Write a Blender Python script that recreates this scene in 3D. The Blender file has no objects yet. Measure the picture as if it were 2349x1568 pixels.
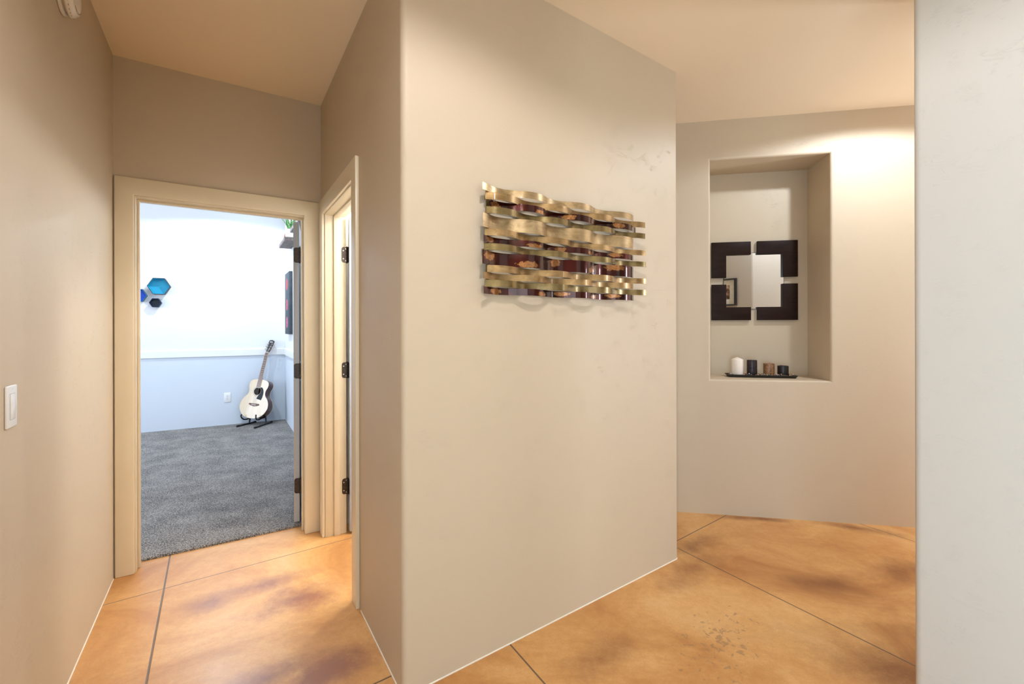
import bpy, bmesh, math, random
from mathutils import Vector, Matrix

SC = bpy.context.scene
COL = SC.collection
PI = math.pi
R = math.radians

# ------------------------------------------------------------------ camera / survey helpers
F_PX, CX, HY, ROLL, EYE = 1035.0, 1174.5, 747.5, R(0.14), 1.325

def V2(x, y): return Vector((x, y))
def unit(x, y): return Vector((x, y)).normalized()
def left(d): return Vector((-d.y, d.x))          # 90 deg to the left of d
def ray(u, v):
    x, y = u - CX, v - HY
    c, s = math.cos(ROLL), math.sin(ROLL)
    return Vector(((x * c - y * s) / F_PX, 1.0, -(x * s + y * c) / F_PX))
def floor_at(u, v, z=0.0):
    r = ray(u, v); t = (z - EYE) / r.z
    return V2(r.x * t, r.y * t)
def wall_at(u, v, p, d):
    """survey a pixel on the vertical plane through p along d -> (distance along d, height)"""
    r = ray(u, v); n = left(d); t = p.dot(n) / V2(r.x, r.y).dot(n)
    q = r * t
    return (V2(q.x, q.y) - p).dot(d), q.z + EYE

# ------------------------------------------------------------------ plan of the house (metres)
A = V2(-2.110, 2.388); B = V2(-1.246, 2.947)
dW = (B - A).normalized(); nW = left(dW)          # bedroom door wall
eL = unit(.5385, -.8426); nL = V2(.8426, .5385)   # corridor walls run along eL
C = V2(-.3912, 1.6095); dA = unit(.8115, .5845); nA = left(dA)   # middle wall
E = V2(.945, 2.572)
N1 = V2(1.18, 3.215); dN = unit(1.445, -.258); nN = left(dN)     # niche wall
Fp = E - eL * .943
P = V2(1.334, 1.5)                                # corner of the right-hand wall
Q = P + dA * .8505
H = 2.765
HB = 2.93                                             # bedroom ceiling
b2 = V2(-3.2132, 6.3830); b1 = V2(-4.5923, 5.5912)
dB = (b2 - b1).normalized(); nB = left(dB)
WT = .13

# ------------------------------------------------------------------ object helpers
def tag(o, label=None, cat=None, group=None, kind=None):
    if label: o['label'] = label
    if cat: o['category'] = cat
    if group: o['group'] = group
    if kind: o['kind'] = kind
    return o
def empty(name, loc=(0, 0, 0), rot=(0, 0, 0)):
    o = bpy.data.objects.new(name, None); COL.objects.link(o)
    o.location = loc; o.rotation_euler = rot; o.empty_display_size = .05
    return o
def link(name, me, m=None, parent=None):
    o = bpy.data.objects.new(name, me); COL.objects.link(o)
    if m: me.materials.append(m)
    if parent: o.parent = parent
    return o
def build(name, bm, m=None, parent=None, smooth=None):
    bmesh.ops.recalc_face_normals(bm, faces=bm.faces[:])
    me = bpy.data.meshes.new(name); bm.to_mesh(me); bm.free()
    if smooth is not None:
        for p in me.polygons: p.use_smooth = True
        me.set_sharp_from_angle(angle=R(smooth))
    return link(name, me, m, parent)
def struct(o): o['kind'] = 'structure'; return o
def rotz(d): return math.atan2(d.y, d.x)
def v3(p, z=0): return Vector((p.x, p.y, z))

def add_box(bm, x0, x1, y0, y1, z0, z1, mat=None):
    vs = [bm.verts.new((x, y, z)) for z in (z0, z1) for x, y in ((x0, y0), (x1, y0), (x1, y1), (x0, y1))]
    if mat:
        for v in vs: v.co = mat @ v.co
    for f in ((0, 1, 2, 3), (4, 5, 6, 7), (0, 1, 5, 4), (1, 2, 6, 5), (2, 3, 7, 6), (3, 0, 4, 7)):
        bm.faces.new([vs[i] for i in f])
    return vs
def add_prism(bm, pts, lo, hi, axis='z'):
    """extrude a 2-D outline; axis z: pts are (x,y); axis y: pts are (x,z)"""
    def mk(p, h): return (p[0], p[1], h) if axis == 'z' else (p[0], h, p[1])
    a = [bm.verts.new(mk(p, lo)) for p in pts]; b = [bm.verts.new(mk(p, hi)) for p in pts]
    n = len(pts)
    bm.faces.new(a); bm.faces.new(b)
    for i in range(n): bm.faces.new((a[i], a[(i + 1) % n], b[(i + 1) % n], b[i]))
    return a, b
def bevel(bm, w, seg=2, angle=30):
    bmesh.ops.recalc_face_normals(bm, faces=bm.faces[:]); bm.normal_update()
    es = [e for e in bm.edges if len(e.link_faces) == 2 and e.calc_face_angle(0) > R(angle)]
    if es: bmesh.ops.bevel(bm, geom=es, offset=w, segments=seg, profile=.5, affect='EDGES', clamp_overlap=True)
def add_tube(bm, pts, r, seg=10, cap=True):
    pts = [Vector(p) for p in pts]
    rings = []; prev = None
    for i, p in enumerate(pts):
        t = (pts[min(i + 1, len(pts) - 1)] - pts[max(i - 1, 0)]).normalized()
        if prev is None:
            u = t.orthogonal().normalized()
        else:
            u = (prev - t * prev.dot(t)).normalized()
        prev = u; w = t.cross(u)
        rr = r[i] if isinstance(r, (list, tuple)) else r
        rings.append([bm.verts.new(p + (u * math.cos(2 * PI * k / seg) + w * math.sin(2 * PI * k / seg)) * rr) for k in range(seg)])
    for a, b in zip(rings, rings[1:]):
        for k in range(seg): bm.faces.new((a[k], a[(k + 1) % seg], b[(k + 1) % seg], b[k]))
    if cap: bm.faces.new(rings[0]); bm.faces.new(rings[-1])
def add_lathe(bm, prof, seg=32, mat=None):
    rings = []
    for r, z in prof:
        if r < 1e-6:
            rings.append([bm.verts.new((0, 0, z))])
        else:
            rings.append([bm.verts.new((r * math.cos(2 * PI * k / seg), r * math.sin(2 * PI * k / seg), z)) for k in range(seg)])
    for a, b in zip(rings, rings[1:]):
        for k in range(seg):
            k2 = (k + 1) % seg
            if len(a) == 1 and len(b) == 1: continue
            if len(a) == 1: bm.faces.new((a[0], b[k2], b[k]))
            elif len(b) == 1: bm.faces.new((a[k], a[k2], b[0]))
            else: bm.faces.new((a[k], a[k2], b[k2], b[k]))
    if len(rings[0]) > 1: bm.faces.new(rings[0])
    if len(rings[-1]) > 1: bm.faces.new(rings[-1])
    if mat:
        for ring in rings:
            for v in ring: v.co = mat @ v.co
def arc_corner(a, c, b, r, n=8):
    """outline points that round the corner c between a and b"""
    u = (a - c).normalized(); w = (b - c).normalized()
    ang = u.angle(w); t = r / math.tan(ang / 2)
    s = c + u * t; e = c + w * t
    cen = c + (u + w).normalized() * (r / math.sin(ang / 2))
    v0 = s - cen; v1 = e - cen; tot = v0.angle(v1)
    sgn = 1 if v0.x * v1.y - v0.y * v1.x > 0 else -1
    out = []
    for i in range(n + 1):
        th = sgn * tot * i / n
        out.append(cen + Vector((v0.x * math.cos(th) - v0.y * math.sin(th), v0.x * math.sin(th) + v0.y * math.cos(th))))
    return out

def grid_wall(name, p0, d, n, thick, s0, s1, z0, z1, holes, m):
    """flat wall with rectangular openings; n = direction of the thickness"""
    ss = sorted({s0, s1} | {h[0] for h in holes} | {h[1] for h in holes})
    zs = sorted({z0, z1} | {h[2] for h in holes} | {h[3] for h in holes})
    solid = {}
    for i in range(len(ss) - 1):
        for k in range(len(zs) - 1):
            sc, zc = (ss[i] + ss[i + 1]) / 2, (zs[k] + zs[k + 1]) / 2
            solid[i, k] = not any(h[0] < sc < h[1] and h[2] < zc < h[3] for h in holes)
    bm = bmesh.new(); cache = {}
    def vt(i, k, t):
        if (i, k, t) not in cache:
            q = p0 + d * ss[i] + n * (thick * t)
            cache[i, k, t] = bm.verts.new((q.x, q.y, zs[k]))
        return cache[i, k, t]
    for (i, k), ok in solid.items():
        if not ok: continue
        for t in (0, 1): bm.faces.new((vt(i, k, t), vt(i + 1, k, t), vt(i + 1, k + 1, t), vt(i, k + 1, t)))
        for di, dk, e in ((-1, 0, ((i, k), (i, k + 1))), (1, 0, ((i + 1, k), (i + 1, k + 1))), (0, -1, ((i, k), (i + 1, k))), (0, 1, ((i, k + 1), (i + 1, k + 1)))):
            if not solid.get((i + di, k + dk), False):
                (a, b_), (c, d_) = e
                bm.faces.new((vt(a, b_, 0), vt(c, d_, 0), vt(c, d_, 1), vt(a, b_, 1)))
    return struct(build(name, bm, m))
def plan_wall(name, pts, z0, z1, m):
    bm = bmesh.new(); add_prism(bm, [(p.x, p.y) for p in pts], z0, z1)
    return struct(build(name, bm, m, smooth=35))

# ------------------------------------------------------------------ materials
class NT:
    def __init__(s, name):
        s.m = bpy.data.materials.new(name); s.m.use_nodes = True
        s.t = s.m.node_tree; s.N = s.t.nodes; s.L = s.t.links
        s.bsdf = s.N['Principled BSDF']
    def n(s, typ, **kw):
        o = s.N.new(typ)
        for k, v in kw.items():
            if k.startswith('_'): setattr(o, k[1:], v)
            else: o.inputs[k.replace('__', ' ')].default_value = v
        return o
    def link(s, a, b): s.L.new(a, b)
    def set(s, **kw):
        for k, v in kw.items(): s.bsdf.inputs[k.replace('__', ' ')].default_value = v
    def ramp(s, stops, interp='LINEAR'):
        r = s.N.new('ShaderNodeValToRGB'); r.color_ramp.interpolation = interp
        el = r.color_ramp.elements
        while len(el) < len(stops): el.new(.5)
        for e, (p, c) in zip(el, stops):
            e.position = p; e.color = (*c, 1) if len(c) == 3 else c
        return r
    def math(s, op, a, b=None, c=None, clamp=False):
        o = s.N.new('ShaderNodeMath'); o.operation = op; o.use_clamp = clamp
        for i, x in enumerate((a, b, c)):
            if x is None: continue
            if isinstance(x, (int, float)): o.inputs[i].default_value = x
            else: s.L.new(x, o.inputs[i])
        return o.outputs[0]
    def mix(s, f, a, b, mode='MIX'):
        o = s.N.new('ShaderNodeMix'); o.data_type = 'RGBA'; o.blend_type = mode
        for i, x in ((0, f), (6, a), (7, b)):
            if isinstance(x, (int, float)): o.inputs[i].default_value = x
            elif isinstance(x, (tuple, list)): o.inputs[i].default_value = (*x, 1) if len(x) == 3 else x
            else: s.L.new(x, o.inputs[i])
        return o.outputs[2]
    def pos(s): return s.N.new('ShaderNodeNewGeometry').outputs['Position']
    def obj(s): return s.N.new('ShaderNodeTexCoord').outputs['Object']
    def noise(s, vec, scale, detail=3, rough=.5, dist=0):
        o = s.N.new('ShaderNodeTexNoise'); s.L.new(vec, o.inputs['Vector'])
        o.inputs['Scale'].default_value = scale; o.inputs['Detail'].default_value = detail
        o.inputs['Roughness'].default_value = rough; o.inputs['Distortion'].default_value = dist
        return o.outputs['Fac']
    def mapping(s, vec, scale=(1, 1, 1), rot=(0, 0, 0), loc=(0, 0, 0)):
        o = s.N.new('ShaderNodeMapping'); s.L.new(vec, o.inputs['Vector'])
        o.inputs['Scale'].default_value = scale; o.inputs['Rotation'].default_value = rot; o.inputs['Location'].default_value = loc
        return o.outputs[0]
    def bump(s, h, strength=.2, dist=.01):
        b = s.N.new('ShaderNodeBump'); s.L.new(h, b.inputs['Height'])
        b.inputs['Strength'].default_value = strength; b.inputs['Distance'].default_value = dist
        s.L.new(b.outputs[0], s.bsdf.inputs['Normal'])
    def col(s, c): s.L.new(c, s.bsdf.inputs['Base Color'])

def plain(name, c, rough=.5, metal=0, coat=0, spec=.5, vary=.06, vscale=40):
    t = NT(name); t.set(Roughness=rough, Metallic=metal)
    t.bsdf.inputs['Coat Weight'].default_value = coat
    t.bsdf.inputs['Coat Roughness'].default_value = .05
    t.bsdf.inputs['Specular IOR Level'].default_value = spec
    n = t.noise(t.obj(), vscale, 3)
    lo = tuple(max(0, x * (1 - vary)) for x in c); hi = tuple(min(1, x * (1 + vary)) for x in c)
    t.col(t.ramp([(.3, lo), (.7, hi)]).outputs[0].node.outputs[0])
    t.link(n, t.N['Color Ramp'].inputs[0])
    return t.m

def paint(name, c, bump=.32, rough=.53, trowel=True):
    """hand-trowelled wall plaster, satin paint"""
    t = NT(name); t.set(Roughness=rough, Specular__IOR__Level=.42)
    p = t.pos()
    big = t.noise(p, 1.3, 2)
    t.col(t.mix(big, tuple(x * .975 for x in c), tuple(min(1, x * 1.025) for x in c)))
    a = t.noise(t.mapping(p, (10, 10, 26), (0.65, 0.55, 0.3)), 1.0, 5, .66, 2.2)
    ridge = t.math('SUBTRACT', 1.0, t.math('MULTIPLY', t.math('ABSOLUTE', t.math('SUBTRACT', a, .52)), 34.0), clamp=True)
    gate = t.noise(p, 13, 3, .7)
    gate = t.math('MULTIPLY', t.math('SUBTRACT', gate, .535), 9.0, clamp=True)
    strokes = t.math('MULTIPLY', ridge, gate)
    fine = t.noise(p, 90, 2)
    soft = t.noise(p, 9, 3)
    h = t.math('ADD', t.math('MULTIPLY', strokes, .8 if trowel else 0), t.math('ADD', t.math('MULTIPLY', fine, .05), t.math('MULTIPLY', soft, .30)))
    t.bump(h, bump, .004)
    return t.m

WALL = (.585, .470, .332)
M = {}
M['wall'] = paint('beige plaster paint', WALL)
M['wallcoollit'] = paint('cool lit plaster paint', (.545, .498, .435))  # cool light falling on the right-hand wall is put into this colour
M['ceil'] = paint('ceiling paint', (.90, .74, .54), .12, .6, False)
M['bedwhite'] = paint('white bedroom paint', (.86, .87, .88), .15, .5, False)
M['bedgrey'] = paint('pale grey bedroom paint', (.70, .76, .84), .15, .5, False)
M['trim'] = plain('trim enamel', (.74, .625, .435), .32, vary=.02, vscale=3)
M['trimwhite'] = plain('white trim enamel', (.88, .88, .88), .35, vary=.01, vscale=3)
M['doorpaint'] = plain('door enamel', (.43, .465, .52), .35, vary=.02, vscale=3)
M['caulk'] = plain('caulk', (.80, .72, .60), .5, vary=.05)
M['plastic'] = plain('white plastic', (.80, .79, .76), .3, vary=.01)
M['plasticcream'] = plain('aged white plastic', (.74, .66, .56), .4, vary=.02)
M['slot'] = plain('dark slot', (.05, .05, .05), .6)
M['bronze'] = plain('oil rubbed bronze', (.055, .042, .034), .38, metal=.75, vary=.25, vscale=60)
M['steel'] = plain('brushed steel', (.62, .60, .56), .3, metal=1)
M['blackmetal'] = plain('black powder coat', (.012, .013, .015), .45)
M['rubber'] = plain('black rubber', (.010, .010, .011), .75)

def make_floor():
    t = NT('acid stained concrete'); p = t.pos()
    sep = t.N.new('ShaderNodeSeparateXYZ'); t.link(p, sep.inputs[0]); X, Y = sep.outputs[0], sep.outputs[1]
    flat = t.N.new('ShaderNodeCombineXYZ'); t.link(X, flat.inputs[0]); t.link(Y, flat.inputs[1]); q = flat.outputs[0]
    n1 = t.noise(q, 1.5, 6, .66, .9); n2 = t.noise(q, 5.0, 5, .62, .3); n3 = t.noise(q, 30, 5, .72); n4 = t.noise(q, 140, 3, .7)
    base = t.ramp([(.30, (.45, .180, .048)), (.44, (.62, .300, .096)), (.56, (.73, .395, .142)), (.72, (.80, .49, .215))])
    t.link(n1, base.inputs[0]); c = base.outputs[0]
    # named stains: centre, radii, strength, tint
    warp = t.math('MULTIPLY', t.math('SUBTRACT', n2, .5), 1.5)
    def blob(cx, cy, rx, ry, ang, k):
        ca, sa = math.cos(ang), math.sin(ang)
        dx = t.math('SUBTRACT', X, cx); dy = t.math('SUBTRACT', Y, cy)
        u = t.math('DIVIDE', t.math('ADD', t.math('MULTIPLY', dx, ca), t.math('MULTIPLY', dy, sa)), rx)
        w = t.math('DIVIDE', t.math('SUBTRACT', t.math('MULTIPLY', dy, ca), t.math('MULTIPLY', dx, sa)), ry)
        r = t.math('SQRT', t.math('ADD', t.math('MULTIPLY', u, u), t.math('MULTIPLY', w, w)))
        r = t.math('ADD', r, warp)
        return t.math('MULTIPLY', t.math('SUBTRACT', 1.0, t.math('SMOOTH_MIN', r, 1.0, .3), clamp=True), k)
    def group(lst):
        g = None
        for b in lst:
            o = blob(*b); g = o if g is None else t.math('MAXIMUM', g, o)
        return g
    a = rotz(dA)
    mauve = group([(-1.30, 2.30, .36, .10, a, 1.0), (-1.05, 2.20, .24, .16, a, 1.2), (-1.46, 2.17, .17, .12, a, .9), (-.93, 1.70, .26, .10, a, 1.2), (-.72, 1.72, .25, .12, a, 1.5)])
    brown = group([(1.00, 2.48, .30, .13, a, 1.1), (1.12, 2.74, .24, .12, a, 1.3), (1.62, 2.31, .26, .13, .0, 1.6), (2.10, 2.42, .28, .16, .1, 1.3), (1.66, 3.10, .34, .055, rotz(dN), 1.6), (2.25, 2.95, .3, .07, -.5, 1.5), (1.46, 1.72, .32, .22, -.5, 1.3), (.35, 1.80, .26, .12, a, 1.0), (.87, 2.35, .22, .10, a, .7), (.05, 1.3, .5, .3, a, .9), (-1.7, 1.5, .3, .3, .4, .5)])
    grain = t.math('ADD', .25, t.math('ADD', t.math('MULTIPLY', n3, 1.0), t.math('MULTIPLY', n4, .5)))
    c = t.mix(t.math('MULTIPLY', t.math('MULTIPLY', mauve, .95), grain, clamp=True), c, (.29, .115, .075))
    c = t.mix(t.math('MULTIPLY', t.math('MULTIPLY', brown, .68), grain, clamp=True), c, (.235, .080, .022))
    # grey slurry speck left of the joint in the hall
    sp = t.math('MULTIPLY', blob(.86, 1.90, .30, .17, .9, 1.0), 1.0)
    vo = t.noise(q, 34, 3, .6, .6)
    speck = t.math('MULTIPLY', t.math('SUBTRACT', t.math('ADD', vo, t.math('MULTIPLY', sp, .16)), .665), 30.0, clamp=True)
    speck = t.math('MULTIPLY', speck, t.math('GREATER_THAN', sp, .03))
    c = t.mix(t.math('MULTIPLY', speck, .6), c, (.29, .185, .095))
    few = t.math('MULTIPLY', t.math('SUBTRACT', t.noise(q, 16, 3, .6), .73), 25.0, clamp=True)
    c = t.mix(t.math('MULTIPLY', few, .35), c, (.34, .24, .15))
    c = t.mix(t.math('MULTIPLY', t.math('SUBTRACT', t.math('ADD', t.math('MULTIPLY', n3, .6), t.math('MULTIPLY', n4, .4)), .35), 1.3, clamp=True), c, (.40, .165, .045))
    # saw-cut joints
    cut = None
    def line(pt, d, w, s0=None, s1=None):
        nn = left(d); k = pt.dot(nn)
        dist = t.math('ABSOLUTE', t.math('SUBTRACT', t.math('ADD', t.math('MULTIPLY', X, nn.x), t.math('MULTIPLY', Y, nn.y)), k))
        dist = t.math('ADD', dist, t.math('MULTIPLY', t.math('SUBTRACT', n3, .5), .0022))
        g = t.math('SUBTRACT', 1.0, t.math('DIVIDE', dist, w), clamp=True)
        g = t.math('MULTIPLY', g, 2.0, clamp=True)
        s = t.math('ADD', t.math('MULTIPLY', X, d.x), t.math('MULTIPLY', Y, d.y)); k0 = pt.dot(d)
        if s0 is not None: g = t.math('MULTIPLY', g, t.math('GREATER_THAN', s, k0 + s0))
        if s1 is not None: g = t.math('MULTIPLY', g, t.math('LESS_THAN', s, k0 + s1))
        return g
    lines = [line(V2(-1.981, 2.609), unit(.5524, -.8336), .0052), line(V2(-1.954, 2.149), unit(.8109, .5852), .0034, -1, 1.9),
             line(V2(-.4563, 1.7146), unit(.8149, .5796), .0045, -1.5, .12),
             line(V2(.9877, 2.6814), unit(.5288, -.8487), .0042, -.35), line(V2(1.0404, 2.8019), unit(.79, .613), .0040, -.6, .6),
             line(V2(2.3024, 3.0379), unit(.5011, -.8654), .0038), line(V2(-.0114, 1.8799), unit(.5286, -.8489), .0046, -.02)]
    for g in lines: cut = g if cut is None else t.math('MAXIMUM', cut, g)
    c = t.mix(t.math('MULTIPLY', cut, .92), c, (.115, .075, .05))
    t.col(c)
    rg = t.math('ADD', .28, t.math('MULTIPLY', n2, .16)); t.link(rg, t.bsdf.inputs['Roughness'])
    t.set(Specular__IOR__Level=.5, Coat__Weight=.03, Coat__Roughness=.2)
    h = t.math('SUBTRACT', t.math('ADD', t.math('MULTIPLY', n3, .05), t.math('MULTIPLY', n2, .1)), cut)
    t.bump(h, .35, .004)
    return t.m
M['floor'] = make_floor()

def make_carpet():
    t = NT('grey cut pile carpet'); p = t.pos(); t.set(Roughness=.95, Specular__IOR__Level=.1)
    n = t.noise(p, 260, 2, .6); n2 = t.noise(p, 155, 3, .75); n3 = t.noise(p, 5, 2)
    f = t.math('ADD', t.math('ADD', t.math('MULTIPLY', n, .30), t.math('MULTIPLY', n2, .65)), t.math('MULTIPLY', n3, .12))
    r = t.ramp([(.455, (.028, .025, .024)), (.525, (.165, .145, .134)), (.60, (.60, .54, .495))]); t.link(f, r.inputs[0]); t.col(r.outputs[0])
    t.bsdf.inputs['Sheen Weight'].default_value = .3
    t.bump(f, 1.0, .02)
    return t.m
M['carpet'] = make_carpet()

def make_metal(name, lo, hi, patches=(), rough=.27, dark=False):
    """lacquered sheet metal; patches = burnished gold marks (x, z, rx, rz)"""
    t = NT(name); o = t.obj()
    n = t.noise(t.mapping(o, (9, 9, 9)), 1.0, 4, .6, .8); br = t.noise(t.mapping(o, (3, 3, 260)), 1.0, 2)
    f = t.math('ADD', t.math('MULTIPLY', n, .8), t.math('MULTIPLY', br, .2))
    r = t.ramp([(.33, lo), (.66, hi)]); t.link(f, r.inputs[0]); c = r.outputs[0]
    pat = t.noise(t.mapping(o, (14, 14, 22)), 1.0, 5, .65, 1.5)           # darker heat patina clouds
    pat = t.math('MULTIPLY', t.math('SUBTRACT', pat, .50), 4.0, clamp=True)
    c = t.mix(t.math('MULTIPLY', pat, .0 if dark else .55), c, (lo[0] * .45, lo[1] * .38, lo[2] * .28))
    t.set(Metallic=.8 if dark else .72, Roughness=rough)
    t.bsdf.inputs['Coat Weight'].default_value = .8 if dark else .35
    t.bsdf.inputs['Coat Roughness'].default_value = .04
    if patches:
        sep = t.N.new('ShaderNodeSeparateXYZ'); t.link(o, sep.inputs[0]); X, Z = sep.outputs[0], sep.outputs[2]
        w = t.math('MULTIPLY', t.math('SUBTRACT', t.noise(o, 70, 3, .65), .5), 1.6); g = None
        for x, z, rx, rz in patches:
            u = t.math('DIVIDE', t.math('SUBTRACT', X, x), rx); v = t.math('DIVIDE', t.math('SUBTRACT', Z, z), rz)
            d = t.math('ADD', t.math('SQRT', t.math('ADD', t.math('MULTIPLY', u, u), t.math('MULTIPLY', v, v))), w)
            b = t.math('MULTIPLY', t.math('SUBTRACT', 1.0, d), 6.0, clamp=True)
            g = b if g is None else t.math('MAXIMUM', g, b)
        cr = t.N.new('ShaderNodeTexVoronoi'); cr.feature = 'DISTANCE_TO_EDGE'; t.link(t.mapping(o, (210, 100, 420)), cr.inputs['Vector']); cr.inputs['Scale'].default_value = 1.0
        crack = t.math('MULTIPLY', cr.outputs['Distance'], 7.0, clamp=True)
        gold = t.mix(crack, (.035, .010, .004), (.60, .27, .09))
        c = t.mix(g, c, gold)
    t.col(c)
    return t.m
M['gold'] = make_metal('antique gold leaf', (.25, .145, .052), (.55, .355, .155), rough=.33)
M['palegold'] = make_metal('pale gold leaf', (.31, .20, .088), (.62, .445, .235), rough=.33)
M['olive'] = make_metal('olive bronze', (.19, .130, .045), (.33, .235, .095), rough=.27)

def make_wood(name, lo, hi, scale=(2, 2, 30), rough=.4, coat=0, stretch=1.0):
    t = NT(name); o = t.obj(); t.set(Roughness=rough); t.bsdf.inputs['Coat Weight'].default_value = coat; t.bsdf.inputs['Coat Roughness'].default_value = .06
    n = t.noise(t.mapping(o, scale), stretch, 5, .6, 1.0)
    r = t.ramp([(.3, lo), (.7, hi)]); t.link(n, r.inputs[0]); t.col(r.outputs[0])
    t.bump(n, .08, .002)
    return t.m
M['espresso'] = make_wood('espresso wood', (.014, .0062, .004), (.026, .0115, .007), (4, 4, 25), .5)
M['espresso'].node_tree.nodes['Principled BSDF'].inputs['Specular IOR Level'].default_value = .13
M['spruce'] = make_wood('spruce', (.66, .50, .32), (.75, .60, .42), (60, 8, 4), .3, .5)
M['mahogany'] = make_wood('mahogany', (.060, .016, .013), (.12, .034, .026), (20, 20, 3), .25, .8)
M['rosewood'] = make_wood('rosewood', (.13, .055, .032), (.24, .115, .075), (80, 20, 6), .5)
M['headveneer'] = make_wood('head veneer', (.02, .02, .022), (.04, .04, .042), (80, 20, 6), .2, .6)
M['greywood'] = make_wood('weathered dark shelf wood', (.065, .045, .042), (.22, .17, .16), (10, 30, 60), .7)
M['cream'] = plain('cream binding', (.82, .74, .58), .3)
M['ivory'] = plain('bone', (.85, .83, .78), .35)
M['pickguard'] = plain('grey black pickguard', (.022, .028, .036), .45, spec=.2)

# ------------------------------------------------------------------ structure
def big(name, pts, z0, z1, m): return plan_wall(name, pts, z0, z1, m)
floor = big('floor', [V2(-9, -9), V2(9, -9), V2(9, 9), V2(-9, 9)], -.12, 0, M['floor'])
cm = A + nW * .06
ceiling = big('ceiling', [cm - dW * 9, cm + dW * 12, cm + dW * 12 - nW * 12, cm - dW * 9 - nW * 12], H, H + .15, M['ceil'])
ceiling_bedroom = big('ceiling_bedroom', [cm - dW * 4 + nW * .06, cm + dW * 1.6 + nW * .06, cm + dW * 1.6 + nW * 4.6, cm - dW * 4 + nW * 4.6], HB, HB + .1, M['bedwhite'])

# bedroom door wall, opening for door_1
cas = A - nW * .018                                  # face of the casing
sL, _ = wall_at(307, 800, cas, dW); sR, _ = wall_at(699, 800, cas, dW)
_, zin = wall_at(307, 443, cas, dW); _, zin2 = wall_at(699, 497, cas, dW)
_, zout = wall_at(260, 401, cas, dW); _, zout2 = wall_at(735, 465, cas, dW)
Z_IN = (zin + zin2) / 2; Z_OUT = (zout + zout2) / 2
J0, J1 = sL + .006, sR + .003                         # jamb faces
wall_end = grid_wall('wall_end', A, dW, nW, WT, -3.5, 2.68, 0, HB, [(J0 - .018, J1 + .018, 0, Z_IN + .012)], M['wall'])

# corridor's right wall, opening for door_2
casB = B - nL * .018
o_out, _ = wall_at(815.5, 800, casB, eL); o_in, _ = wall_at(805.6, 800, casB, eL); f_in, _ = wall_at(738.5, 800, casB, eL)
K0, K1 = f_in + .006, o_in - .006
wall_passage = grid_wall('wall_passage', B, eL, nL, WT, 0, 1.25, 0, H, [(K0 - .018, K1 + .018, 0, Z_IN + .012)], M['wall'])

# left corridor wall
FILL_WIN = (3.45, 4.70, .06, 1.72)  # unseen opening, added to let cool light onto the right-hand wall
grid_wall('wall_left', A, eL, -nL, .14, -.0, 9.6, 0, H, [FILL_WIN], M['wall'])

# middle wall with the rounded corners (carries the sculpture), returns to the niche wall
S0 = B + eL * 1.25; rb = .022
pts = [S0] + arc_corner(S0, C, E, rb) + arc_corner(C, E, E - eL, rb) + [E - eL * 1.62]
Ei = E - dA * .13 - nA * 0
inner = [E - eL * 1.62 - dA * .13, E - dA * .13 + nA * .13, C + nA * .13 + nL * .13 + dA * .0, S0 + nL * .13]
wall_middle = plan_wall('wall_middle', pts + inner, 0, H, M['wall'])

# right-hand wall: end face, rounded corner P, hall side to Q, then the hall opposite the niche
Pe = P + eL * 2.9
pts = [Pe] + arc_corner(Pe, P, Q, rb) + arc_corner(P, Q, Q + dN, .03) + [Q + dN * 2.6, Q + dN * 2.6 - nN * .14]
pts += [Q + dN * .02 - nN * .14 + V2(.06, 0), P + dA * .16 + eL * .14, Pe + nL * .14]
wall_right = plan_wall('wall_right', pts, 0, H, M['wallcoollit'])

# niche wall with a bull-nosed recess
NS0, NS1, NZ0, NZ1, ND, NR = .222, .985, .948, 2.487, .335, .018
def niche_wall():
    bm = bmesh.new()
    s0, s1 = (Fp - N1).dot(dN) - .3, 3.4
    def pt(s, d, z): q = N1 + dN * s + nN * d; return bm.verts.new((q.x, q.y, z))
    def loop(ex, d): return [pt(NS0 - ex, d, NZ0 - ex), pt(NS1 + ex, d, NZ0 - ex), pt(NS1 + ex, d, NZ1 + ex), pt(NS0 - ex, d, NZ1 + ex)]
    outer = [pt(s0, 0, 0), pt(s1, 0, 0), pt(s1, 0, H), pt(s0, 0, H)]
    loops = [loop(NR * (1 - math.sin(th)), NR * (1 - math.cos(th))) for th in [PI / 2 * i / 7 for i in range(8)]]
    loops.append(loop(0, ND))
    def bridge(a, b):
        for i in range(4): bm.faces.new((a[i], a[(i + 1) % 4], b[(i + 1) % 4], b[i]))
    bridge(outer, loops[0])
    for a, b in zip(loops, loops[1:]): bridge(a, b)
    bm.faces.new(loops[-1])
    back = [pt(s0, .5, 0), pt(s1, .5, 0), pt(s1, .5, H), pt(s0, .5, H)]
    bridge(outer, back); bm.faces.new(back)
    return struct(build('wall_back', bm, M['wall'], smooth=35))
wall_back = niche_wall()
# end of the niche hall and the rear of the house behind the photographer
qe = N1 + dN * 3.4 + nN * .1
HWIN = (.62, 1.00, .35, 2.12)
grid_wall('wall_hall_end', qe, -nN, dN, .14, -.2, 1.5, 0, H, [HWIN], M['wall'])
RO = A + eL * 4.9                                     # opening to the living room
grid_wall('wall_rear', RO, nL, eL, .14, -.02, 2.46, 0, H, [(.25, 2.25, 0, 2.13)], M['wall'])
RA = A + eL * 9.4
WIN = (-.6, 3.4, .45, 2.2)
grid_wall('wall_living_far', RA, nL, eL, .14, -.3, 5.3, 0, H, [WIN], M['wall'])
q_ = RO + nL * 2.40
grid_wall('wall_living_near', q_, nL, eL, .14, 0, 2.9, 0, H, [], M['wall'])
grid_wall('wall_living_side', RO + nL * 5.2, eL, nL, .14, 0, 4.7, 0, H, [], M['wall'])

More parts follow.
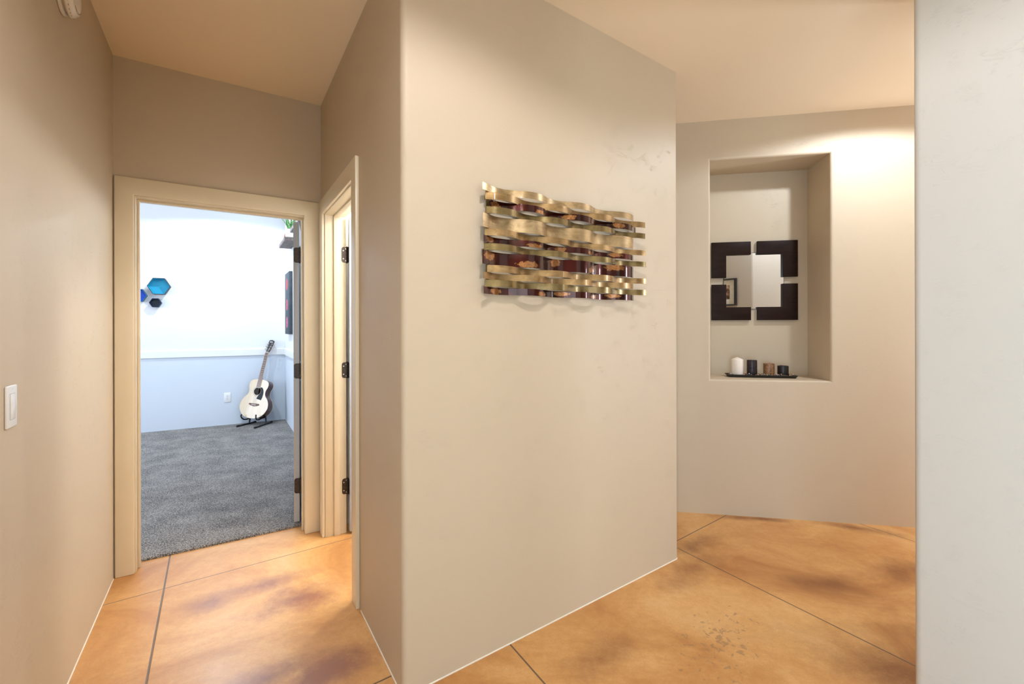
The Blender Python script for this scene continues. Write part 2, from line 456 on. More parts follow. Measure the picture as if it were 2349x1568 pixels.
# bedroom shell
LW = 4.4
bl = b2 - dB * LW
def bed_wall(name, p, d, n, L, holes=()):
    # lower part pale grey, upper part white: two storeys of one wall
    lo = grid_wall(name, p, d, n, .12, 0, L, 0, .93, [(h[0], h[1], h[2], .93) for h in holes if h[2] < .93], M['bedgrey'])
    hi = grid_wall(name + '_upper', p, d, n, .12, 0, L, .93, HB, [(h[0], h[1], max(h[2], .93), h[3]) for h in holes], M['bedwhite'])
    return lo, hi
bed_wall('wall_bedroom_back', bl, dB, nB, LW + .15)
bed_wall('wall_bedroom_right', b2, eL, nL, 3.95)
BWIN = (.9, 2.9, .95, 2.2)
bed_wall('wall_bedroom_left', bl, eL, -nL, 4.3, [BWIN])
bm = bmesh.new()                                      # bedroom side of the door wall is white
q0 = A + nW * (WT + .001)
def strip(s0, s1, z0, z1):
    a, b = q0 + dW * s0, q0 + dW * s1
    add_prism(bm, [(a.x, a.y), (b.x, b.y), (b.x + nW.x * .006, b.y + nW.y * .006), (a.x + nW.x * .006, a.y + nW.y * .006)], z0, z1)
strip(-3.4, J0 - .09, 0, HB); strip(J1 + .09, 1.2, 0, HB); strip(J0 - .09, J1 + .09, Z_IN + .1, HB)
struct(build('wall_bedroom_front', bm, M['bedwhite']))

# carpet with a rounded front edge
def carpet():
    bm = bmesh.new()
    base = A + nW * (WT - .002)
    def P3(s, n, z): q = base + dW * s + nW * n; return bm.verts.new((q.x, q.y, z))
    prof = [(0, 0.0), (0, .008), (.004, .012), (.012, .0145), (.03, .0150)]
    s = [J0 + .003 + (J1 - J0 - .006) * i / 24 for i in range(25)]
    rows = [[P3(x, n, z) for x in s] for n, z in prof]
    for a, b in zip(rows, rows[1:]):
        for i in range(24): bm.faces.new((a[i], a[i + 1], b[i + 1], b[i]))
    q = base + nW * .03
    back = [(-3.4, .0), (1.25, .0)]
    l = P3(-3.4, .0301, .0150); r = P3(1.24, .0301, .0150)
    far_r = bm.verts.new((b2.x, b2.y, .015)); far_l = bm.verts.new((bl.x, bl.y, .015))
    bm.faces.new([l, rows[-1][0]] + rows[-1][1:] + [r, far_r, far_l])
    return struct(build('floor_bedroom', bm, M['carpet'], smooth=60))
carpet()

# unseen white liners added to bounce light in the small room behind door_2
grid_wall('bath_bounce_far', B + nL * .14 - nW * .006, dW, nW, .004, 0, 1.5, 0, H, [], M['bedwhite'])
grid_wall('bath_bounce_side', E - dA * .1345 + nA * .14, -eL, dA, .004, 0, 1.25, 0, H, [], M['bedwhite'])
grid_wall('bath_bounce_near', C + nA * .1345 + dA * .16, dA, -nA, .004, 0, 1.36, 0, H, [], M['bedwhite'])

# chair rail in the bedroom
def rail(name, p, d, n, L, z0, z1):
    bm = bmesh.new(); prof = [(0, z0), (.018, z0), (.018, z1 - .008), (.012, z1), (0, z1)]
    a = p; e = p + d * L
    va = [bm.verts.new((a.x + n.x * o, a.y + n.y * o, z)) for o, z in prof]; vb = [bm.verts.new((e.x + n.x * o, e.y + n.y * o, z)) for o, z in prof]
    bm.faces.new(va); bm.faces.new(vb)
    for i in range(5): bm.faces.new((va[i], va[(i + 1) % 5], vb[(i + 1) % 5], vb[i]))
    return struct(build(name, bm, M['trimwhite']))
rail('trim_1', bl, dB, -nB, LW, .935, 1.022)
rail('trim_2', b2 - nL * .0, eL, -nL, 3.7, .935, 1.022)

# caulk beads where the walls meet the concrete
def bead(name, pts):
    bm = bmesh.new(); add_tube(bm, [(p.x, p.y, .001) for p in pts], .0036, 8); return struct(build(name, bm, M['caulk'], smooth=60))
bead('trim_3', [S0 - eL * .25] + arc_corner(S0, C, E, rb) + arc_corner(C, E, E - eL, rb) + [Fp])
bead('trim_4', [Fp, N1 + dN * 3.3])
bead('trim_5', [A + eL * .02, A + eL * 4.9])
bead('trim_6', [Pe] + arc_corner(Pe, P, Q, rb) + [Q])

# ------------------------------------------------------------------ door frames
def casing(name, p, d, nout, s_lo, s_in0, s_in1, s_hi, z_in, z_out, jamb_n, depth):
    """flat casing round an opening + jamb + stop (children)"""
    def W(s, n, z): q = p + d * s + nout * n; return (q.x, q.y, z)
    bm = bmesh.new()
    def U(a0, a1, b1, b0, zi, zo, t0, t1, round_in):
        # outline in (s,z)
        out = [(a0, 0), (a1, 0), (a1, zi), (b1, zi), (b1, 0), (b0, 0), (b0, zo), (a0, zo)]
        lo = [bm.verts.new(W(s, t0, z)) for s, z in out]; hi = [bm.verts.new(W(s, t1, z)) for s, z in out]
        for q in (lo, hi):
            bm.faces.new((q[0], q[1], q[2], q[7])); bm.faces.new((q[7], q[2], q[3], q[6])); bm.faces.new((q[6], q[3], q[4], q[5]))
        for i in range(8): bm.faces.new((lo[i], lo[(i + 1) % 8], hi[(i + 1) % 8], hi[i]))
    U(s_lo, s_in0, s_in1, s_hi, z_in, z_out, 0, .018, True)
    bevel(bm, .0035, 3)
    c = struct(build(name, bm, M['trim'], smooth=40))
    j0, j1, zj = s_in0 + .006, s_in1 + (.003 if name == 'trim_7' else -.006), z_in - .006
    bm = bmesh.new()
    U(j0 - .018, j0, j1, j1 + .018, zj, zj + .018, .001, -depth, False); bevel(bm, .002, 2)
    build('jamb', bm, M['trim'], c, smooth=40)
    bm = bmesh.new()
    U(j0, j0 + .011, j1 - .011, j1, zj - .011, zj, -.050, -.085, False); bevel(bm, .002, 2)
    build('door_stop', bm, M['trim'], c, smooth=40)
    return c
s_out, _ = wall_at(735, 800, cas, dW)
trim7 = casing('trim_7', A, dW, -nW, .006, sL, sR, 1.0285, Z_IN, Z_OUT, 0, WT + .006)
trim8 = casing('trim_8', B, eL, -nL, f_in - .094, f_in, o_in, o_out, Z_IN, Z_OUT, 0, WT - .003)

# ------------------------------------------------------------------ doors and hinges
def rounded_plate(w, h, r, n=5):
    """outline: square on the x=0 side, rounded on the x=w side"""
    p = [(0, -h / 2)]
    for i in range(n + 1): a = -PI / 2 + PI / 2 * i / n; p.append((w - r + r * math.cos(a), -h / 2 + r + r * math.sin(a)))
    for i in range(n + 1): a = PI / 2 * i / n; p.append((w - r + r * math.cos(a), h / 2 - r + r * math.sin(a)))
    return p + [(0, h / 2)]
def screw(bm, x, y, z, ny=-1, r=.0035):
    add_lathe(bm, [(r, 0), (r, .0006), (r * .5, .0011), (0, .0011)], 12, Matrix.Translation((x, y, z)) @ Matrix.Rotation(R(90) * (1 if ny < 0 else -1), 4, 'X'))
def make_door(name, origin, closed, into, angle, thick, width, z0, z1, zs, hands):
    """leaf hinged at origin; closed = direction of the shut leaf, into = the side it opens to.
    Local frame: x = along the leaf, y = from the leaf's rear face towards the pivot side."""
    d = closed * math.cos(R(angle)) + into * math.sin(R(angle))
    t = into * math.cos(R(angle)) - closed * math.sin(R(angle))   # normal on the pivot side
    ori = Matrix(((d.x, t.x, 0, origin.x), (d.y, t.y, 0, origin.y), (0, 0, 1, 0), (0, 0, 0, 1)))
    bm = bmesh.new()
    add_box(bm, .003, width, -thick, 0, z0, z1, ori); bevel(bm, .0015, 2)
    leaf = struct(build(name, bm, M['doorpaint'], smooth=40))
    # two recessed panels on each face
    for face, y in ((1, 0.0005), (-1, -thick - .0005)):
        bm = bmesh.new()
        for za, zb in ((z0 + .22, z0 + .92), (z0 + 1.06, z1 - .14)):
            for x0, x1, z_a, z_b in ((.12, width - .12, za, za + .02), (.12, width - .12, zb - .02, zb), (.12, .14, za, zb), (width - .14, width - .12, za, zb)):
                add_box(bm, x0, x1, y - .004 * (face < 0), y + .004 * (face > 0), z_a, z_b, ori)
        build('panel_moulding', bm, M['doorpaint'], leaf)
    for zc in zs:
        h = .10
        # leaf plate let into the door's hinge edge: lies in the plane x=0, spans y from the pivot
        bm = bmesh.new()
        out = rounded_plate(thick - .003, h, .014)
        vs0 = [bm.verts.new(ori @ Vector((.0035, -y, zc + z))) for y, z in out]; vs1 = [bm.verts.new(ori @ Vector((.0005, -y, zc + z))) for y, z in out]
        bm.faces.new(vs0); bm.faces.new(vs1)
        for i in range(len(out)): bm.faces.new((vs0[i], vs0[(i + 1) % len(out)], vs1[(i + 1) % len(out)], vs1[i]))
        hg = build('hinge', bm, M['bronze'], leaf)
        bm = bmesh.new()
        for yy, zz in ((-.009, .038), (-.024, .024), (-.024, 0), (-.024, -.024), (-.009, -.038)):
            add_lathe(bm, [(.0034, 0), (.0034, .0006), (0, .0012)], 10, ori @ Matrix.Translation((.0005, yy, zc + zz)) @ Matrix.Rotation(R(-90), 4, 'Y'))
        build('screw', bm, M['slot'], hg)
        bm = bmesh.new()
        kn = ori @ Vector((-.004, .004, 0))
        for k in range(5):
            add_tube(bm, [(kn.x, kn.y, zc - h / 2 + k * h / 5 + .0006), (kn.x, kn.y, zc - h / 2 + (k + 1) * h / 5 - .0006)], .0062, 14)
        for e in (-1, 1): add_tube(bm, [(kn.x, kn.y, zc + e * h / 2), (kn.x, kn.y, zc + e * (h / 2 + .004))], [.0062, .003], 12)
        build('knuckle', bm, M['bronze'], hg, smooth=40)
        # plate on the jamb
        jd = closed; jn = into
        bm = bmesh.new()
        p = origin - closed * .004
        def JP(y, z, o): q = p - into * y + closed * o; return bm.verts.new((q.x, q.y, zc + z))
        out = rounded_plate(.036, h, .014)
        a = [JP(y, z, .0) for y, z in out]; b_ = [JP(y, z, .0018) for y, z in out]
        bm.faces.new(a); bm.faces.new(b_)
        for i in range(len(out)): bm.faces.new((a[i], a[(i + 1) % len(out)], b_[(i + 1) % len(out)], b_[i]))
        build('jamb_plate', bm, M['bronze'], hg)
        bm = bmesh.new()
        zz3 = Matrix(((into.x, 0, closed.x, 0), (into.y, 0, closed.y, 0), (0, 1, 0, 0), (0, 0, 0, 1)))
        for yy, zz in ((-.010, .038), (-.026, .026), (-.026, -.026), (-.010, -.038)):
            q = p + into * yy + closed * .0018
            add_lathe(bm, [(.0036, 0), (.0036, .0005), (0, .001)], 12, Matrix.Translation((q.x, q.y, zc + zz)) @ zz3)
        build('screw', bm, M['steel'], hg)
    return leaf
H1 = A + dW * (J1 - .013) + nW * (WT + .012)
make_door('door_1', H1, -dW, nW, 99.5, .035, .80, .028, Z_IN - .012, (.267, 1.03, 1.80), 1)
H2 = B + eL * (K0 + .005) + nL * (WT + .006)
make_door('door_2', H2, eL, nL, 88, .035, .735, .018, Z_IN - .012, (.300, 1.045, 1.785), 1)
# ------------------------------------------------------------------ wall sculpture
def wall_frame(p, d, s, z, off=0):
    """Empty hung on a wall: local x along the wall, y into it, z up"""
    q = p + d * s - left(d) * off
    return (q.x, q.y, z), (0, 0, rotz(d))
SX, SZ = .80, 1.668
loc, rot = wall_frame(C, dA, SX, SZ)
art = empty('wall_sculpture', loc, rot)
tag(art, 'wavy woven metal strip wall sculpture in gold, olive and dark red', 'wall art')
def zpatch(l): return [(x - SX, z - SZ, rx, rz) for x, z, rx, rz in l]
red = [make_metal('dark red lacquer', (.014, .001, .001), (.085, .007, .004), zpatch([(.385, 1.813, .030, .013), (.600, 1.806, .034, .012), (.777, 1.816, .033, .013), (.925, 1.805, .024, .010), (1.098, 1.817, .035, .012),
                       (.352, 1.669, .024, .011), (.564, 1.661, .042, .010), (.733, 1.668, .033, .011), (.900, 1.664, .028, .009), (1.078, 1.672, .040, .011),
                       (.350, 1.605, .038, .020), (.532, 1.581, .052, .014), (.705, 1.608, .032, .020), (.912, 1.583, .028, .015), (1.075, 1.611, .056, .018),
                       (.385, 1.466, .032, .014), (.607, 1.461, .033, .010), (.740, 1.468, .040, .011), (.925, 1.460, .028, .008), (1.062, 1.471, .045, .010)]), rough=.22, dark=True)]
# z_top, z_bottom, odd?, material, start, end
rows = [(1.8845, 1.8560, 1, 'palegold', .305, 1.222), (1.8545, 1.8260, 0, 'gold', .332, 1.287), (1.8300, 1.8015, 1, 'red', .345, 1.252), (1.7975, 1.7710, 0, 'olive', .336, 1.287),
        (1.7670, 1.7120, 1, 'palegold', .308, 1.2185), (1.7105, 1.6840, 0, 'gold', .330, 1.290), (1.6805, 1.6545, 1, 'red', .312, 1.218), (1.6525, 1.6265, 0, 'olive', .328, 1.293),
        (1.6220, 1.5680, 1, 'red', .305, 1.217), (1.5665, 1.5390, 0, 'gold', .338, 1.293), (1.5370, 1.5105, 1, 'gold', .312, 1.217), (1.5085, 1.4810, 0, 'olive', .329, 1.296), (1.4795, 1.4520, 1, 'red', .312, 1.222)]
PER, S_ODD = .290, .562
for zt, zb, odd, mat, s0, s1 in rows:
    bm = bmesh.new(); n = 90; th = .0012
    # piecewise outline: rounded crest, rounded trough, eased joints
    def depth(s):
        ph = math.cos(2 * PI * (s - S_ODD) / PER); ph = ph * (1.18 - .18 * ph * ph)
        return .036 + .019 * (ph if odd else -ph)
    A_, B_, C_, D_ = [], [], [], []
    for i in range(n + 1):
        s = s0 + (s1 - s0) * i / n; y = -depth(s); x = s - SX
        A_.append(bm.verts.new((x, y, zb - SZ))); B_.append(bm.verts.new((x, y, zt - SZ)))
        C_.append(bm.verts.new((x, y + th, zb - SZ))); D_.append(bm.verts.new((x, y + th, zt - SZ)))
    for i in range(n):
        bm.faces.new((A_[i], A_[i + 1], B_[i + 1], B_[i])); bm.faces.new((C_[i], D_[i], D_[i + 1], C_[i + 1]))
        bm.faces.new((B_[i], B_[i + 1], D_[i + 1], D_[i])); bm.faces.new((A_[i], C_[i], C_[i + 1], A_[i + 1]))
    for i in (0, n): bm.faces.new((A_[i], B_[i], D_[i], C_[i]))
    o = build('metal_strip', bm, red[0] if mat == 'red' else M[mat], art, smooth=50)
    o['label'] = {'red': 'dark red lacquered strip with gold marks', 'gold': 'antique gold strip', 'palegold': 'pale gold strip', 'olive': 'olive bronze strip'}[mat]
for s in (.353,):
    bm = bmesh.new()
    add_box(bm, s - SX - .006, s - SX + .006, -.013, -.009, 1.455 - SZ, 1.882 - SZ)
    for z in (1.50, 1.668, 1.84): add_box(bm, s - SX - .006, s - SX + .006, -.013, 0, z - SZ - .006, z - SZ + .006)
    build('mounting_bar', bm, M['gold'], art)

# ------------------------------------------------------------------ niche: mirror
MOFF = .028                                          # face of the frame in front of the niche's back
pm = N1 + nN * (ND - MOFF)
def mir(x, y): return wall_at(1620 + x / 7.127, 540 + y / 7.127, pm, dN)
xR, zT = mir(1500, 70); _, zB = mir(1500, 1378); gx0, _ = mir(733, 700); gx1, _ = mir(838, 700)
ix0, iz1 = mir(330, 325); ix1, iz0 = mir(1255, 1168); _, gz1 = mir(1500, 668); _, gz0 = mir(1500, 780)
xc = (gx0 + gx1) / 2; xL = 2 * xc - xR
mc, mz = xc, (zT + zB) / 2
q = N1 + nN * ND + dN * mc
mirror = empty('wall_mirror', (q.x, q.y, mz), (0, 0, rotz(dN)))
tag(mirror, 'square mirror in four dark wood corner blocks hanging in the wall niche', 'mirror')
arm_x, arm_z = ((ix0 - xL) + (xR - ix1)) / 2, ((zT - iz1) + (iz0 - zB)) / 2
hw, hh = (xR - xL) / 2, (zT - zB) / 2; gx, gz = (gx1 - gx0) / 2, (gz1 - gz0) / 2
for sx in (-1, 1):
    for sz in (1, -1):
        out = [(gx, hh), (hw, hh), (hw, gz), (hw - arm_x, gz), (hw - arm_x, hh - arm_z), (gx, hh - arm_z)]
        bm = bmesh.new(); add_prism(bm, [(x * sx, z * sz) for x, z in out], -MOFF, -.008, 'y'); bevel(bm, .0012, 2)
        build('frame_block', bm, M['espresso'], mirror, smooth=40)
t = NT('mirror silver'); t.set(Metallic=1, Roughness=.012); t.col(t.mix(t.noise(t.obj(), 3, 1), (.93, .94, .93), (.95, .955, .95)))
M['mirror'] = t.m
bm = bmesh.new(); add_box(bm, -hw + arm_x - .013, hw - arm_x + .013, -.0075, -.003, -hh + arm_z - .013, hh - arm_z + .013)
build('mirror_glass', bm, M['mirror'], mirror)
bm = bmesh.new()
for x0, x1, z0, z1 in ((-hw + arm_x - .0155, -hw + arm_x - .013, -hh + arm_z - .0155, hh - arm_z + .0155), (hw - arm_x + .013, hw - arm_x + .0155, -hh + arm_z - .0155, hh - arm_z + .0155),
                       (-hw + arm_x - .0155, hw - arm_x + .0155, hh - arm_z + .013, hh - arm_z + .0155), (-hw + arm_x - .0155, hw - arm_x + .0155, -hh + arm_z - .0155, -hh + arm_z - .013)):
    add_box(bm, x0, x1, -.0082, -.001, z0, z1)
build('backing_edge', bm, M['blackmetal'], mirror)

# ------------------------------------------------------------------ niche: tray, candles, pebbles
def nich(u, v, d): return wall_at(u, v, N1 + nN * d, dN)
tz = lambda x, y: (1640 + x / 10.677, 790 + y / 10.677)
tx0, _ = nich(*tz(275, 720), .19); tx1, _ = nich(*tz(1935, 760), .19)
TCX, TD = (tx0 + tx1) / 2 + .004, .190
tl = (tx1 - tx0) / 2; tw = .060
q = N1 + dN * TCX + nN * TD
tray = empty('candle_tray', (q.x, q.y, NZ0), (0, 0, rotz(dN) - R(2.0)))
tag(tray, 'long shallow black tray with flared rim on the niche sill', 'tray')
bm = bmesh.new()
def rect(l, w, z): return [bm.verts.new((x * l, y * w, z)) for x, y in ((-1, -1), (1, -1), (1, 1), (-1, 1))]
ls = [rect(tl - .014, tw - .012, .0), rect(tl, tw, .020), rect(tl - .003, tw - .003, .021), rect(tl - .006, tw - .006, .0145)]
bm.faces.new(ls[0]); bm.faces.new(ls[3])
for a, b in zip(ls, ls[1:]):
    for i in range(4): bm.faces.new((a[i], a[(i + 1) % 4], b[(i + 1) % 4], b[i]))
bevel(bm, .001, 2)
build('tray_body', bm, M['blackmetal'] if False else plain('black lacquer tray', (.018, .017, .015), .4), tray, smooth=40)
Mt = Matrix.Translation((q.x, q.y, NZ0)) @ Matrix.Rotation(rotz(dN) - R(2.0), 4, 'Z')
def wax(name, c, mott=.5, sss=.0):
    t = NT(name); t.set(Roughness=.42); o = t.obj()
    n = t.noise(o, 60, 4, .65, .8); lo = tuple(x * (1 - mott) for x in c); hi = tuple(min(1, x * (1 + mott)) for x in c)
    r = t.ramp([(.35, lo), (.68, hi)]); t.link(n, r.inputs[0]); t.col(r.outputs[0]); t.bump(n, .12, .002)
    t.bsdf.inputs['Subsurface Weight'].default_value = sss; t.bsdf.inputs['Subsurface Radius'].default_value = (.02, .012, .008)
    return t.m
waxes = {'white': wax('ivory wax', (.84, .74, .64), .03, .25), 'plum': wax('dark plum wax', (.018, .009, .013), .6), 'brown': wax('brown mottled wax', (.27, .13, .055), .5), 'black': wax('black brown wax', (.012, .008, .009), .5)}
cand = []
def candle(x_l, x_r, y_top, col, label, kind):
    s0, _ = nich(*tz(x_l, 600), TD); s1, _ = nich(*tz(x_r, 600), TD); _, zt = nich(*tz((x_l + x_r) / 2, y_top), TD - .02)
    r = (s1 - s0) / 2; s = (s0 + s1) / 2; base = NZ0 + .0150; h = zt - base
    p = N1 + dN * s + nN * TD
    root = empty('candle', (p.x, p.y, base)); tag(root, label, 'candle', None)
    bm = bmesh.new(); rnd = random.Random(label)
    if kind == 'cone': prof = [(r * .96, 0), (r, .003), (r, h - .001), (r * .985, h + .0015), (r * .60, h + .010), (r * .18, h + .0175), (r * .06, h + .018), (0, h + .018)]
    elif kind == 'seam': prof = [(r * .96, 0), (r, .003), (r, h * .47), (r * .94, h * .48), (r * .94, h * .495), (r, h * .505), (r, h - .003), (r * .97, h), (r * .85, h - .001), (0, h - .004)]
    else: prof = [(r * .96, 0), (r, .003), (r, h - .003), (r * .97, h), (r * .85, h - .0015), (0, h - .005)]
    add_lathe(bm, prof, 40)
    if kind != 'cone':
        for v in bm.verts:
            if v.co.z > h - .01: v.co.z += .0012 * math.sin(3 * math.atan2(v.co.y, v.co.x) + rnd.random() * 6)
    build('wax', bm, waxes[col], root, smooth=50)
    bm = bmesh.new(); zt0 = h + .016 if kind == 'cone' else h - .005
    add_tube(bm, [(0, 0, zt0), (.001, 0, zt0 + .005), (.003, .001, zt0 + .0085)], .0011, 8)
    build('wick', bm, M['ivory'] if kind == 'cone' else M['slot'], root, smooth=60)
    cand.append((s, r))
candle(400, 693, 372, 'white', 'tall ivory pillar candle with a pointed top on the tray', 'cone')
candle(785, 1030, 383, 'plum', 'dark plum pillar candle with a seam round its middle', 'seam')
candle(1192, 1455, 465, 'brown', 'mottled brown pillar candle between two dark candles', 'flat')
candle(1535, 1800, 522, 'black', 'short blackish candle at the right end of the tray', 'flat')
pebcols = [('tan', (.42, .24, .11)), ('cream', (.70, .56, .42)), ('grey', (.24, .21, .20)), ('brown', (.16, .075, .03)), ('rose', (.40, .26, .21)), ('dark', (.05, .045, .045))]
pebm = [plain('polished %s stone' % n, c, .22, vary=.35, vscale=80) for n, c in pebcols]
rnd = random.Random(7)
pebmesh = []
for k in range(18):
    bm = bmesh.new(); bmesh.ops.create_icosphere(bm, subdivisions=2, radius=1)
    a, b, c = rnd.uniform(.75, 1.0), rnd.uniform(.55, .85), rnd.uniform(.45, .7)
    ph = [rnd.uniform(0, 6) for _ in range(3)]
    for v in bm.verts:
        w = 1 + .10 * math.sin(2.1 * v.co.x + ph[0]) + .10 * math.sin(2.6 * v.co.y + ph[1]) + .06 * math.sin(3 * v.co.z + ph[2])
        v.co = Vector((v.co.x * a, v.co.y * b, v.co.z * c)) * w
    me = bpy.data.meshes.new('pebble'); bm.to_mesh(me); bm.free()
    for p in me.polygons: p.use_smooth = True
    me.materials.append(pebm[k % 6]); pebmesh.append(me)
plabel = {'tan': 'small tan polished pebble lying between the candles on the black tray', 'cream': 'small cream polished pebble lying between the candles on the black tray',
          'grey': 'small grey polished pebble lying between the candles on the black tray', 'brown': 'small brown polished pebble lying between the candles on the black tray',
          'rose': 'small pinkish polished pebble lying between the candles on the black tray', 'dark': 'small blackish polished pebble lying between the candles on the black tray'}
placed = []
tries = 0
while len(placed) < 150 and tries < 16000:
    tries += 1
    r = rnd.uniform(.0060, .0092); lay = 0 if tries < 6000 else 1
    x = rnd.uniform(-tl + .022, tl - .022); y = rnd.uniform(-tw + .018, tw - .020) if lay == 0 else rnd.uniform(-tw + .018, -tw + .060)
    w = Mt @ Vector((x, y, 0)); s = (V2(w.x, w.y) - N1).dot(dN); dd = (V2(w.x, w.y) - N1).dot(nN)
    if any(math.hypot(s - cs, dd - TD) < cr + r * 1.0 for cs, cr in cand): continue
    z = .0147 + r * .50 + lay * .0075
    if any((x - a) ** 2 + (y - b) ** 2 + (z - c) ** 2 < ((r + e) * .80) ** 2 for a, b, c, e in placed): continue
    placed.append((x, y, z, r))
    k = rnd.choice([0, 0, 1, 1, 2, 3, 4, 4, 5, 6, 7, 8, 9, 10, 12, 13, 14, 15, 16])
    o = bpy.data.objects.new('pebble', pebmesh[k]); COL.objects.link(o)
    o.matrix_world = Matrix.Translation(Mt @ Vector((x, y, z))) @ Matrix.Rotation(rnd.uniform(0, 6.28), 4, 'Z') @ Matrix.Rotation(rnd.uniform(-.25, .25), 4, 'X') @ Matrix.Scale(r, 4)
    tag(o, plabel[pebcols[k % 6][0]], 'pebble', '%s pebbles in the candle tray' % pebcols[k % 6][0])

# ------------------------------------------------------------------ framed picture on the hall side of the right wall (seen in the mirror)
q = P + dA * .55 + nA * .0
loc = (q.x, q.y, 1.688)
pic = empty('picture_frame', loc, (0, 0, rotz(dA) + PI))
tag(pic, 'black framed small photograph with white mat, seen reflected in the niche mirror', 'picture')
fw, fh, ft = .14, .146, .024                          # half sizes
bm = bmesh.new()
for x0, x1, z0, z1 in ((-fw, -fw + .024, -fh, fh), (fw - .024, fw, -fh, fh), (-fw + .024, fw - .024, fh - .014, fh), (-fw + .024, fw - .024, -fh, -fh + .014)):
    add_box(bm, x0, x1, -ft, -.001, z0, z1)
bevel(bm, .001, 1); build('frame', bm, plain('black frame', (.02, .02, .022), .35), pic)
bm = bmesh.new(); add_box(bm, -fw + .024, fw - .024, -.008, -.002, -fh + .014, fh - .014); build('mat_board', bm, plain('mat board', (.78, .79, .77), .8), pic)
t = NT('sepia photograph'); t.set(Roughness=.3); o = t.obj()
r = t.ramp([(.40, (.03, .016, .012)), (.5, (.30, .17, .12)), (.62, (.68, .52, .42))]); t.link(t.noise(o, 26, 3, .6, .6), r.inputs[0]); t.col(r.outputs[0])
bm = bmesh.new(); add_box(bm, -.060, .060, -.0092, -.0078, -.075, .075); build('photograph', bm, t.m, pic)

# ------------------------------------------------------------------ left wall: switch and smoke detector
s, z = wall_at(21, 932, A, eL)
q = A + eL * s
sw = empty('light_switch', (q.x, q.y, z), (0, 0, rotz(eL) + PI))       # local -y points into the corridor
sw.rotation_euler = (0, 0, rotz(-eL) + 0)
# the corridor lies on the +nL side; local y must point along -nL
ang = math.atan2(-nL.x, -nL.y)
def face_wall(o, nout):
    """turn o so that its local -y points along nout"""
    o.rotation_euler = (0, 0, math.atan2(nout.x, -nout.y))
face_wall(sw, nL)
tag(sw, 'white rocker light switch with cover plate on the left corridor wall', 'light switch')
bm = bmesh.new(); add_box(bm, -.035, .035, -.0065, 0, -.0573, .0573)
es = [e for e in bm.edges]; bevel(bm, .004, 3)
build('cover_plate', bm, M['plastic'], sw, smooth=50)
bm = bmesh.new(); add_prism(bm, [(-.0345, -.0062), (.0345, -.0062), (.0345, -.0075), (0, -.0062 - .0030), (-.0345, -.0075)], -.0165, .0165)
for v in bm.verts: v.co = Vector((v.co.z, v.co.y, v.co.x))
bevel(bm, .0008, 2)
build('rocker', bm, plain('rocker plastic', (.83, .82, .80), .25), sw, smooth=30)
bm = bmesh.new()
for e in (-1, 1): add_box(bm, -.0178, .0178, -.0068, -.0060, e * .0348 - .0006, e * .0348 + .0006)
for e in (-1, 1): add_box(bm, e * .0170 - .0005, e * .0170 + .0005, -.0068, -.0060, -.0348, .0348)
build('gap_line', bm, plain('switch gap', (.25, .24, .22), .7), sw)
for e in (-1, 1):
    bm = bmesh.new(); add_lathe(bm, [(.0030, 0), (.0030, .0007), (0, .0012)], 12, Matrix.Translation((0, -.0064, e * .0484)) @ Matrix.Rotation(R(90), 4, 'X'))
    build('screw', bm, M['plastic'], sw, smooth=50)

q = A + eL * .915
sd = empty('smoke_detector', (q.x, q.y, 2.521)); face_wall(sd, nL)
tag(sd, 'round off white smoke detector high on the left wall at the top edge', 'smoke detector')
rx = Matrix.Rotation(R(90), 4, 'X')                   # lathe axis -> -y (out of the wall)
bm = bmesh.new(); add_lathe(bm, [(.066, 0), (.070, .004), (.070, .011), (.066, .013), (.0, .013)], 48, rx); build('base_plate', bm, M['plasticcream'], sd, smooth=40)
bm = bmesh.new(); add_lathe(bm, [(.055, .012), (.055, .019), (.068, .020), (.0705, .024), (.0690, .034), (.060, .044), (.045, .048), (0, .049)], 48, rx); build('cover', bm, M['plasticcream'], sd, smooth=30)
for k in range(28):
    if k % 7 == 6: continue
    a = 2 * PI * k / 28; bm = bmesh.new()
    add_box(bm, -.0030, .0030, -.0312, -.0300, .0685, .0701, Matrix.Rotation(a, 4, 'Y'))
    build('vent_slot', bm, M['slot'], sd)
bm = bmesh.new()                                      # moulded lettering round the face, too small to read
for k in range(22):
    a = R(128) + R(4.0) * k
    w = .0016 + .0010 * ((k * 7) % 3)
    if k in (6, 13): continue
    add_box(bm, -w / 2, w / 2, -.0470, -.0455, .0500, .0535, Matrix.Rotation(a, 4, 'Y'))
build('moulded_lettering', bm, plain('moulded print', (.30, .24, .18), .6), sd)

